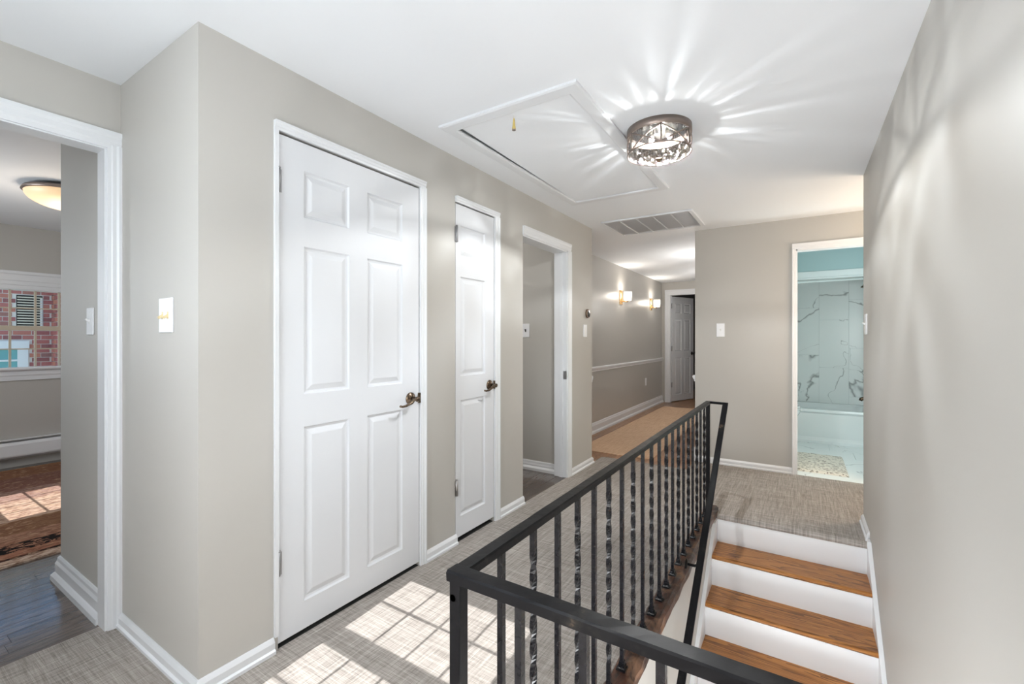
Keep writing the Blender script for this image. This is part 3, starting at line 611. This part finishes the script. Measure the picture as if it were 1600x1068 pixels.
def shoe_mesh():
    b = MB()
    for s0, s1, z0, z1 in ((0.017, 0.017, 0, 0.006), (0.013, 0.011, 0.006, 0.011), (0.0125, 0.0125, 0.011, 0.016), (0.0095, 0.009, 0.016, 0.030)):
        vs = [(sx * s, sy * s, z) for s, z in ((s0, z0), (s1, z1)) for sx, sy in ((-1, -1), (1, -1), (1, 1), (-1, 1))]
        b.add(vs, [(0, 1, 2, 3), (4, 5, 6, 7)] + [(k, (k + 1) % 4, 4 + (k + 1) % 4, 4 + k) for k in range(4)])
    return b.mesh('base_shoe', 'iron_bar')
SM = shoe_mesh()
long_y = [0.798, 0.935, 1.064, 1.190, 1.313, 1.440, 1.572, 1.700, 1.825, 1.953, 2.080, 2.207, 2.334, 2.460, 2.585, 2.710, 2.835, 2.960, 3.085, 3.215]
for i, y in enumerate(long_y):
    o = link('baluster', TM if i % 2 else PM, RAILING, (0, y - RY0, 0)); link('base_shoe', SM, o)
for i, x in enumerate([-0.405, -0.286, -0.167, -0.048, 0.071, 0.190]):
    o = link('baluster', PM, RAILING, (x - RLX, 0, 0)); link('base_shoe', SM, o)
# connecting bar and sloping handrail on brackets
hx = -0.428
loc_(MB().bar((RLX, RY1 + .002, RTOP - .008), (hx + .012, RY1 - .02, RTOP - .008), 0.016, 0.016, (0, 1, 0))).build('connecting_bar', 'iron', RAILING)
hy0, hy1 = RY1 - .010, 0.9
loc_(MB().bar((hx, hy0, RTOP - .004), (hx, hy1, RTOP - .004 - (hy0 - hy1) * 0.765), 0.034, 0.014, (1, 0, 0))).build('handrail', 'iron', RAILING, bevel=0.003)
for y in (2.46, 1.35):
    z = RTOP - .004 - (hy0 - y) * 0.765
    b = MB().lathe([(0.026, 0), (0.026, 0.004), (0.012, 0.009)], (-0.502, y, z - .055), 'x', 16).tube([(-0.498, y, z - .055), (-0.46, y, z - .055), (hx - .008, y, z - .045), (hx, y, z - .008)], 0.0075, 8)
    loc_(b).build('bracket', 'iron', RAILING)

# ------------------------------------------------------------------ attic hatch, pull, vent
HT = thing('attic_hatch', 'white attic hatch panel with mitred frame in the ceiling', 'hatch', (-1.165, 2.515, H))
x0, x1, y0, y1 = -1.545 + 1.165, -0.785 + 1.165, 1.715 - 2.515, 3.300 - 2.515
i0, i1, j0, j1 = -1.484 + 1.165, -0.853 + 1.165, 1.792 - 2.515, 3.238 - 2.515
fp = [(0, 0), (0, -0.010), (0.12, -0.014), (0.85, -0.014), (1.0, -0.010), (1.0, 0)]
def frame_piece(oa, ob, ia, ib):
    b = MB(); vs = [Vector((oa[0] + (ia[0] - oa[0]) * t, oa[1] + (ia[1] - oa[1]) * t, z)) for t, z in fp] + [Vector((ob[0] + (ib[0] - ob[0]) * t, ob[1] + (ib[1] - ob[1]) * t, z)) for t, z in fp]
    n = len(fp); b.add(vs, [(k, (k + 1) % n, n + (k + 1) % n, n + k) for k in range(n)] + [tuple(range(n)), tuple(range(n, 2 * n))]); b.build('frame_board', 'trim_white', HT)
O = [(x0, y0), (x1, y0), (x1, y1), (x0, y1)]; I = [(i0, j0), (i1, j0), (i1, j1), (i0, j1)]
for k in range(4): frame_piece(O[k], O[(k + 1) % 4], I[k], I[(k + 1) % 4])
pv = [(i0 + .017, j0 + .0015), (i1 - .007, j0 + .0015), (i1 - .006, j1 - .004), (i0 + .0015, j1 - .004)]
pz = [0.002, 0.002, -0.003, -0.003]
MB().add([(x, y, z) for (x, y), z in zip(pv, pz)] + [(x, y, 0.02) for x, y in pv], [(0, 1, 2, 3), (7, 6, 5, 4)] + [(k, (k + 1) % 4, 4 + (k + 1) % 4, 4 + k) for k in range(4)]).build('panel', 'ceiling_paint', HT)
PU = thing('pull_tassel', 'small gold pull tassel hanging from the attic hatch', 'pull', (-1.160, 1.822, H - .010))
MB().lathe([(0.0012, 0.0), (0.0012, -0.012)], (0, 0, 0.002), 'z', 8).build('cord', 'muntin', PU)
MB().lathe([(0.003, -0.010), (0.0045, -0.018), (0.007, -0.045), (0.0095, -0.060), (0.0095, -0.063)], (0, 0, 0), 'z', 14).build('tassel', 'pull_gold', PU)
MB().lathe([(0.0097, -0.0628), (0.0092, -0.068), (0.006, -0.069)], (0, 0, 0), 'z', 14).build('cap', 'brushed', PU)

VT = thing('ceiling_vent', 'white ceiling air return grille with five louvred bays', 'vent', (-1.157, 4.250, H))
hx_, hy_ = 0.400, 0.305
for (a0, a1, c0, c1) in ((-hx_, hx_, -hy_, -hy_ + .022), (-hx_, hx_, hy_ - .022, hy_), (-hx_, -hx_ + .022, -hy_ + .022, hy_ - .022), (hx_ - .034, hx_, -hy_ + .022, hy_ - .022)):
    MB().box(a0, a1, c0, c1, -0.014, 0).build('frame', 'trim_white', VT, bevel=0.003)
bay = (2 * hx_ - .056) / 5
sb = MB(); ns = 44
for i in range(ns):
    y = -hy_ + .024 + (2 * hy_ - .05) * i / ns
    sb.add([(0, y, -0.0130), (bay - .006, y, -0.0130), (bay - .006, y + .0105, -0.0115), (0, y + .0105, -0.0115)], [(0, 1, 2, 3)])
sbm = sb.mesh('louvre', 'vent_gray'); dvm = MB().box(-.004, .004, -hy_ + .022, hy_ - .022, -0.0135, 0).mesh('divider', 'trim_white')
for k in range(5):
    o = link('louvre', sbm, VT, (-hx_ + .025 + bay * k, 0, 0)); o['kind'] = 'stuff'
    if k: link('divider', dvm, VT, (-hx_ + .022 + bay * k, 0, 0))
MB().box(-hx_ + .02, hx_ - .03, -hy_ + .02, hy_ - .02, -0.0022, -0.001).build('backing', 'vent_gray', VT)

# ------------------------------------------------------------------ hall ceiling lamp
CL = thing('ceiling_lamp', 'flush drum ceiling lamp of rippled glass in a bronze cage', 'ceiling lamp', (-0.615, 2.360, H))
MB().lathe([(0.150, 0.0), (0.160, 0.0), (0.160, -0.036), (0.156, -0.038), (0.152, -0.036), (0.150, -0.004)], (0, 0, 0), 'z', 64, caps=False).build('band', 'brushed', CL)
MB().lathe([(0.0005, -0.001), (0.151, -0.001), (0.151, -0.006), (0.0005, -0.006)], (0, 0, 0), 'z', 48, caps=False).build('pan', 'lamp_pan', CL)
b = MB().lathe([(0.153, -0.036), (0.153, -0.125)], (0, 0, 0), 'z', 64, caps=False)
bm_ = b.build('glass_drum', 'drum_glass', CL)
b = MB(); rr = []
for i in range(11):
    t = i / 10; rr.append((0.153 * math.cos(t * math.pi / 2) + 0.0005, -0.125 - 0.030 * math.sin(t * math.pi / 2)))
b.lathe(rr, (0, 0, 0), 'z', 64, caps=False).build('glass_lens', 'lens_glass', CL)
def ring(r, z, rad): return MB().tube([(r * math.cos(2 * math.pi * i / 64), r * math.sin(2 * math.pi * i / 64), z) for i in range(64)], rad, 6, True)
ring(0.157, -0.127, 0.0032).build('cage_ring', 'brushed', CL)
nb = 6; off = R(-72)
for k in range(nb):
    t0 = off + 2 * math.pi * k / nb; t1 = off + 2 * math.pi * (k + 1) / nb
    P = lambda t, z: (0.157 * math.cos(t), 0.157 * math.sin(t), z)
    MB().tube([P(t0, -0.036), P(t0, -0.127)], 0.0036, 6).build('cage_bar', 'brushed', CL)
    MB().tube([P(t0 + (t1 - t0) * i / 12, -0.040 - 0.087 * i / 12) for i in range(13)], 0.0034, 6).build('cage_bar', 'brushed', CL)
    MB().tube([P(t0 + (t1 - t0) * i / 12, -0.127 + 0.087 * i / 12) for i in range(13)], 0.0034, 6).build('cage_bar', 'brushed', CL)
MB().lathe([(0.003, -0.150), (0.016, -0.152), (0.019, -0.156), (0.012, -0.160), (0.007, -0.168), (0.003, -0.172)], (0, 0, 0), 'z', 20).build('finial', 'bronze', CL)
for k in range(3):
    t = R(30 + 120 * k); MB().lathe([(0.004, 0.020), (0.012, 0.012), (0.016, 0.0), (0.013, -0.013), (0.004, -0.018)], (0.055 * math.cos(t), 0.055 * math.sin(t), -0.030), 'z', 16).build('bulb', 'bulb', CL)
light('ceiling_lamp_glow', 'POINT', (-0.615, 2.360, H - 0.078), 96, (0.94, 0.975, 1.0), 0.008)

# ------------------------------------------------------------------ corridor sconces
def sconce(y, label):
    t = thing('wall_sconce', label, 'sconce', (CX, y, 1.835), group='brass sconces on the corridor wall')
    MB().box(0, 0.016, -0.055, 0.055, -0.105, 0.105).build('back_plate', 'brass', t, bevel=0.004)
    MB().box(0.016, 0.022, -0.035, 0.035, -0.085, 0.085).build('plate_inset', 'brass', t, bevel=0.003)
    MB().tube([(0.02, 0, -0.05), (0.07, 0, -0.065), (0.11, 0, -0.070), (0.11, 0, -0.055)], 0.007, 8).lathe([(0.03, -0.058), (0.034, -0.052)], (0.11, 0, 0), 'z', 20).build('arm', 'brass', t)
    MB().lathe([(0.040, -0.052), (0.052, -0.045), (0.055, 0.0), (0.055, 0.078), (0.051, 0.078), (0.050, 0.0), (0.045, -0.040)], (0.11, 0, 0), 'z', 28, caps=False).build('shade', 'sconce_glass', t)
    light('sconce_glow', 'POINT', (CX + 0.11, y, 1.865), 7.5, (1, 0.92, 0.82), 0.045)
sconce(6.50, 'brass wall sconce with white shade nearest the hall')
sconce(8.09, 'brass wall sconce with white shade next to the far door')

# bedroom ceiling lamp
BL = thing('bedroom_lamp', 'amber glass bowl ceiling lamp in the bedroom', 'ceiling lamp', (-4.47, 1.005, H))
MB().lathe([(0.09, 0.0), (0.235, -0.020), (0.245, -0.040), (0.236, -0.048), (0.20, -0.040)], (0, 0, 0), 'z', 48, caps=False).build('rim', 'brushed', BL)
MB().lathe([(0.232, -0.045)] + [(0.232 * math.cos(i / 10 * math.pi / 2) + .0005, -0.045 - 0.105 * math.sin(i / 10 * math.pi / 2)) for i in range(1, 11)], (0, 0, 0), 'z', 48, caps=False).build('bowl', 'alabaster', BL)
light('bedroom_lamp_glow', 'POINT', (-4.47, 1.005, H - 0.30), 7, (1, 0.86, 0.70), 0.2)

# ------------------------------------------------------------------ switches, thermostat, outlet
def plate(name, label, cat, loc, rotz, w, h, kind, tmat='toggle_white', n=1):
    """local: plate in the xz plane, y = out of the wall"""
    t = thing(name, label, cat, loc, rotz)
    MB().box(-w / 2, w / 2, 0, 0.006, -h / 2, h / 2).build('plate', 'plate_white', t, bevel=0.0025)
    for k in range(n):
        x = (k - (n - 1) / 2) * 0.046
        if kind == 'toggle':
            MB().box(x - .006, x + .006, 0.005, 0.0075, -0.013, 0.013).build('slot', tmat, t)
            MB().bar((x, 0.006, 0.0), (x, 0.020, -0.010 if tmat == 'toggle_ivory' else 0.010), 0.009, 0.009, (1, 0, 0)).build('toggle', tmat, t, bevel=0.001)
        elif kind == 'paddle':
            MB().box(x - .016, x + .016, 0.005, 0.0095, -0.033, 0.033).build('paddle', 'toggle_white', t, bevel=0.0015)
        else:
            for z in (-.02, .02): MB().box(x - .014, x + .014, 0.005, 0.008, z - .014, z + .014).build('socket', 'toggle_white', t, bevel=0.002)
        if kind != 'outlet':
            for z in (-.042, .042): MB().lathe([(0.0025, 0.005), (0.0025, 0.0072)], (x, 0, z), 'y', 8).build('screw', 'toggle_white', t)
    return t
plate('light_switch', 'white double switch plate with ivory toggles beside the bedroom doorway', 'switch', (-1.975, KY, 1.306), R(180), 0.117, 0.128, 'toggle', 'toggle_ivory', 2)
plate('light_switch', 'white switch plate on the wall inside the bedroom doorway', 'switch', (-2.706, 0.68, 1.298), R(180), 0.085, 0.122, 'toggle')
plate('light_switch', 'white paddle switch plate under the round thermostat', 'switch', (WX, 3.968, 1.296), R(-90), 0.080, 0.118, 'paddle')
plate('light_switch', 'white switch plate on the wall left of the bathroom doorway', 'switch', (-0.653, BY, 1.304), R(180), 0.072, 0.130, 'toggle')
plate('light_switch', 'white switch plate on the right wall at its landing corner', 'switch', (RX, 3.590, 1.311), R(90), 0.090, 0.130, 'toggle')
plate('light_switch', 'white switch plate on the dim wall inside the guest room doorway', 'switch', (-2.180, 3.635, 1.297), R(180), 0.080, 0.128, 'toggle', 'dark_hardware')
plate('power_outlet', 'white outlet plate below the chair rail in the corridor', 'outlet', (CX, 7.79, 0.477), R(-90), 0.072, 0.130, 'outlet')
TH = thing('thermostat', 'round dark bronze thermostat at the end of the closet wall', 'thermostat', (WX, 4.020, 1.462))
MB().lathe([(0.040, 0.0), (0.043, 0.003), (0.043, 0.014), (0.039, 0.018)], (0, 0, 0), 'x', 40).build('ring', 'thermostat_ring', TH)
MB().lathe([(0.036, 0.0175), (0.030, 0.0190), (0.018, 0.0200), (0.002, 0.0202)], (0, 0, 0), 'x', 40).build('face', 'thermostat_face', TH)

# ------------------------------------------------------------------ bedroom: heater and rug
HB = thing('baseboard_heater', 'long white baseboard heater under the bedroom window', 'heater', (-6.30, 0.2, 0.05))
MB().box(0.0, 0.008, 0, 2.35, 0.03, 0.215).build('back_panel', 'heater_white', HB)
MB().sweep([(0.058, 0.055), (0.066, 0.055), (0.070, 0.07), (0.066, 0.165), (0.052, 0.192), (0.046, 0.190), (0.060, 0.160), (0.060, 0.07)], (0, 0.02, 0), (0, 2.33, 0), (1, 0, 0)).build('cover', 'heater_white', HB)
MB().sweep([(0.006, 0.203), (0.050, 0.209), (0.052, 0.215), (0.006, 0.218)], (0, 0.0, 0), (0, 2.35, 0), (1, 0, 0)).build('top_lip', 'heater_white', HB)
MB().box(0.012, 0.054, 0.03, 2.32, 0.07, 0.17).build('fin_shadow', 'black_gap', HB)  # black block stands in for the shade among the heater fins
for y in (0.0, 2.33): MB().box(0.0, 0.068, y, y + .02, -0.05, 0.215).build('end_cap', 'heater_white', HB)
RG = thing('area_rug', 'rust and brown oriental rug on the bedroom floor', 'rug', (-3.555, -0.35, 0.0))
MB().box(-2.58, 0.0, 0.0, 2.6, 0.0005, 0.010).build('pile', 'rug_weave', RG)
RN = tag(MB().box(-2.07, -1.262, 4.56, 8.25, 0.0, 0.009).build('runner_rug', 'runner', bevel=0.003), 'tan woven runner rug on the corridor floor', 'rug')

# ------------------------------------------------------------------ bathroom
tub_y, tw_y = 6.33, 7.06
fb = struct('floor_bathroom', MB().box(-0.748, 0.95, BY, tw_y + .05, -0.2, -0.008), 'grout', 'white marble tile floor of the bathroom')
fcache = {}
yy = BY + .002; r = 0
while yy < tub_y - .02:
    xx = -0.748 - (0.2 * (r % 3)); d_ = round(min(0.305, tub_y - yy), 3)
    while xx < 0.94:
        a0, a1 = max(xx, -0.746), min(xx + 0.61, 0.948); k = (round(a1 - a0, 3), d_)
        if k[0] > 0.03:
            if k not in fcache: fcache[k] = MB().box(0.0015, k[0] - .0015, 0.0015, d_ - .0015, 0, 0.008).mesh('tile', 'floor_marble')
            link('tile', fcache[k], fb, (a0, yy, -0.008))
        xx += 0.61
    yy += 0.305; r += 1
tb = struct('wall_bath_tile', MB().box(-0.80, 0.80, tw_y, tw_y + .1, 0, H).box(0.72, 0.80, 6.40, tw_y, 0, H), 'grout', 'white marble tiled wall behind the bathtub')
TW, THh = 0.308, 0.612
cache = {}
k = 0; xx = 0.205 - TW * 4
while xx < 0.72:
    col = round((xx - 0.205) / TW); zz = {0: 0.85, 1: 1.10, 2: 0.7}.get(col % 3, 0.9) if col != -1 else 1.01
    zz -= THh * 2
    x1_ = min(xx + TW, 0.72); x0_ = max(xx, -0.748)
    while zz < 2.1:
        z0_, z1_ = max(zz, 0.3), min(zz + THh, 2.1)
        if z1_ - z0_ > .03 and x1_ - x0_ > .03:
            key = (round(x1_ - x0_, 3), round(z1_ - z0_, 3))
            if key not in cache: cache[key] = MB().box(0.0012, key[0] - .0012, -0.008, 0, 0.0012, key[1] - .0012).mesh('tile', 'tile_marble')
            link('tile', cache[key], tb, (x0_, tw_y, z0_))
        zz += THh
    xx += TW
struct('wall_bath_soffit', MB().box(-0.748, 0.95, tub_y - .02, tub_y + .10, 2.0, H), 'bath_teal', 'teal painted soffit above the bathtub')
struct('trim_9', MB().box(-0.748, 0.95, tub_y - .034, tub_y + .10, 1.935, 2.005).box(-0.748, 0.95, tub_y - .024, tub_y + .09, 1.915, 1.935), 'bath_white', 'white trim board along the bottom of the soffit', 0.003)
tag(MB().tube([(-0.745, tub_y + .05, 1.895), (0.72, tub_y + .05, 1.895)], 0.011, 12).build('shower_rod', 'bath_white'), 'white shower rod just under the soffit trim', 'rod')
# bathtub: apron, rolled rim, hollow basin
TB = thing('bathtub', 'white alcove bathtub against the marble wall', 'bathtub', (-0.745, tub_y, 0))
Lx, Dy, Hz = 1.462, tw_y - tub_y - .010, 0.395
MB().sweep([(0, 0), (0, 0.03), (-0.010, 0.045), (-0.016, 0.07), (-0.016, Hz - .05), (0.0, Hz - .03), (0.0, Hz - .012), (-0.03, Hz - .012), (-0.05, 0.2), (-0.05, 0)], (0, 0, 0), (Lx, 0, 0), (0, -1, 0)).build('apron', 'porcelain', TB)
b = MB()
def rr(x0, x1, y0, y1, z, r, n=6):
    pts = []
    for cx, cy, a0 in ((x1 - r, y1 - r, 0), (x0 + r, y1 - r, 90), (x0 + r, y0 + r, 180), (x1 - r, y0 + r, 270)):
        for i in range(n + 1): t = R(a0 + 90 * i / n); pts.append((cx + r * math.cos(t), cy + r * math.sin(t), z))
    return pts
loops = [rr(0, Lx, -0.006, Dy, Hz - .03, .01), rr(0, Lx, -0.008, Dy, Hz - .008, .012), rr(0.01, Lx - .01, 0.002, Dy - .004, Hz, .02), rr(.06, Lx - .06, .06, Dy - .05, Hz, .10), rr(.075, Lx - .075, .075, Dy - .065, Hz - .012, .10), rr(.14, Lx - .12, .12, Dy - .11, 0.11, .12), rr(.2, Lx - .18, .17, Dy - .16, 0.08, .1)]
n = len(loops[0]); vs = [p for L in loops for p in L]
b.add(vs, [(i * n + k, i * n + (k + 1) % n, (i + 1) * n + (k + 1) % n, (i + 1) * n + k) for i in range(len(loops) - 1) for k in range(n)] + [tuple((len(loops) - 1) * n + k for k in range(n))], True)
b.build('basin', 'porcelain', TB)
# toilet: bowl points to the right, only its front shows
TO = thing('toilet', 'white toilet beside the bathtub, only its front edge in view', 'toilet', (-0.745, 6.02, 0))
def oval(cx, rx, ry, z, n=28): return [(cx + rx * math.cos(2 * math.pi * i / n), ry * math.sin(2 * math.pi * i / n), z) for i in range(n)]
def loft(ls, smooth=True):
    b = MB(); n = len(ls[0]); b.add([p for L in ls for p in L], [(i * n + k, i * n + (k + 1) % n, (i + 1) * n + (k + 1) % n, (i + 1) * n + k) for i in range(len(ls) - 1) for k in range(n)] + [tuple(range(n)), tuple((len(ls) - 1) * n + k for k in range(n))], smooth); return b
loft([oval(0.38, 0.20, 0.10, 0.0), oval(0.38, 0.19, 0.095, 0.12), oval(0.42, 0.25, 0.13, 0.27), oval(0.47, 0.27, 0.175, 0.38), oval(0.47, 0.275, 0.18, 0.415)]).build('bowl', 'porcelain', TO)
loft([oval(0.475, 0.275, 0.185, 0.418), oval(0.475, 0.28, 0.188, 0.428), oval(0.475, 0.275, 0.185, 0.436)]).build('seat', 'porcelain', TO)
loft([oval(0.475, 0.272, 0.183, 0.440), oval(0.475, 0.277, 0.187, 0.450), oval(0.475, 0.26, 0.17, 0.460)]).build('lid', 'porcelain', TO)
MB().box(0.0, 0.20, -0.21, 0.21, 0.38, 0.74).build('tank', 'porcelain', TO, bevel=0.02)
MB().box(-0.0, 0.21, -0.22, 0.22, 0.742, 0.775).build('tank_lid', 'porcelain', TO, bevel=0.008)
SH = thing('wall_shower', 'dark shower head high on the tiled end wall', 'shower', (0.72, 6.70, 1.87))
MB().tube([(0, 0, 0.03), (-0.04, 0, 0.03), (-0.075, 0, 0.005)], 0.008, 10).build('arm', 'bronze', SH)
MB().lathe([(0.010, 0.0), (0.014, -0.02), (0.034, -0.035), (0.036, -0.045), (0.002, -0.048)], (-0.085, 0, 0.0), 'z', 20).build('head', 'bronze', SH)
SP = thing('tub_spout', 'dark tub spout low on the tiled end wall', 'spout', (0.72, 6.70, 0.515))
MB().lathe([(0.03, 0.0), (0.03, -0.006)], (0, 0, 0), 'x', 20).build('flange', 'bronze', SP)
MB().tube([(0, 0, 0), (-0.08, 0, 0.002), (-0.115, 0, -0.008), (-0.122, 0, -0.028)], [0.021, 0.022, 0.022, 0.018], 14).build('spout', 'bronze', SP)
b = MB(); mx0, mx1, my0, my1 = -0.30, 0.362, 4.925, 5.68; nx, nyy = 34, 38; random.seed(5)
top = [[(mx0 + (mx1 - mx0) * i / nx, my0 + (my1 - my0) * j / nyy, 0.016 + random.uniform(0, .005) if 0 < i < nx and 0 < j < nyy else 0.004) for i in range(nx + 1)] for j in range(nyy + 1)]
b.add([p for rw in top for p in rw], [(j * (nx + 1) + i, j * (nx + 1) + i + 1, (j + 1) * (nx + 1) + i + 1, (j + 1) * (nx + 1) + i) for j in range(nyy) for i in range(nx)], True)
b.box(mx0, mx1, my0, my1, 0.0, 0.004)
tag(b.build('bath_mat', 'mat_fleck'), 'cream bath mat with grey chevron flecks on the marble floor', 'bath mat')

# ------------------------------------------------------------------ the brick house seen through the bedroom window
NX = -10.7
NH = thing('brick_house', 'red brick neighbouring house outside the bedroom window', 'house', (NX, 2.19, -3.0))
def nh(b): b.v = [(x - NX, y - 2.19, z + 3.0) for x, y, z in b.v]; return b
nh(MB().box(NX - .3, NX - .006, -1.0, 2.19, -3.0, 2.55)).build('wall', 'mortar', NH)
nh(MB().box(NX - .3, NX + 0.5, 2.198, 3.4, -3.0, 2.55)).build('bay_wall', 'mortar', NH)
nh(MB().box(NX - .5, NX + .7, -1.2, 3.5, 2.55, 2.62)).build('eave', 'trim_white', NH)
bl, bh, gap = 0.203, 0.062, 0.012
holes = [(1.775, 2.075, 1.36, 1.935), (1.0, 1.915, 0.45, 1.185)]
cacheb = {}
def brick(x, y, z, sx, sy):
    k = (round(sx, 3), round(sy, 3))
    if k not in cacheb: cacheb[k] = MB().box(0, k[0], 0, k[1], 0, bh).mesh('brick', 'brick')
    link('brick', cacheb[k], NH, (x - NX, y - 2.19, z + 3.0))
z = 0.62; row = 0
while z < 2.16:
    y = 1.20 - (0.107 if row % 2 else 0)
    while y < 2.185:
        a0, a1 = y, min(y + bl, 2.187); segs = [(a0, a1)]
        for h0, h1, q0, q1 in holes:
            if z + bh > q0 and z < q1:
                segs = [s for sg in segs for s in ((sg[0], min(sg[1], h0 - .01)), (max(sg[0], h1 + .01), sg[1])) if s[1] - s[0] > .03]
        for s0, s1 in segs: brick(NX - .02, s0, z, 0.02 + random.choice((0, .002, .004)), s1 - s0)
        y += bl + gap
    x = NX + 0.001 + (0.05 if row % 2 else 0)
    if row % 2: brick(NX + .001, 2.18, z, 0.04, 0.02)
    while x < NX + 0.49:
        brick(x, 2.18, z, min(0.098, NX + .495 - x), 0.02); x += 0.098 + gap
    z += bh + gap; row += 1
lv = nh(MB().box(NX - .05, NX - .002, 1.775, 2.075, 1.36, 1.935)).build('louvre_window', 'black_gap', NH)
lm = MB().box(0, 0.018, 0, 0.282, 0, 0.017).mesh('slat', 'louvre_cream')
for i in range(13): link('slat', lm, lv, (-0.002, 1.784 - 2.19, 1.375 + i * 0.043 + 3.0))
nh(MB().box(NX - .02, NX + .01, 2.045, 2.072, 1.36, 1.90)).build('louvre_stile', 'trim_white', NH)
wf = nh(MB().box(NX - .02, NX + .03, 1.0, 1.915, 1.055, 1.185).box(NX - .02, NX + .022, 1.785, 1.905, 0.45, 1.055)).build('lower_window_frame', 'trim_white', NH)
nh(MB().box(NX - .04, NX - .001, 1.0, 1.785, 0.45, 1.055)).build('lower_window_pane', 'teal_glass', NH)
nh(MB().box(NX - .03, NX + .012, 1.0, 1.785, 0.855, 0.885)).build('lower_window_sash', 'trim_white', NH)
struct('floor_outside', MB().box(-30, 12, -30, -0.9, -3.2, -3.0).box(-30, -6.6, -0.9, 20, -3.2, -3.0), 'outdoor_ground')
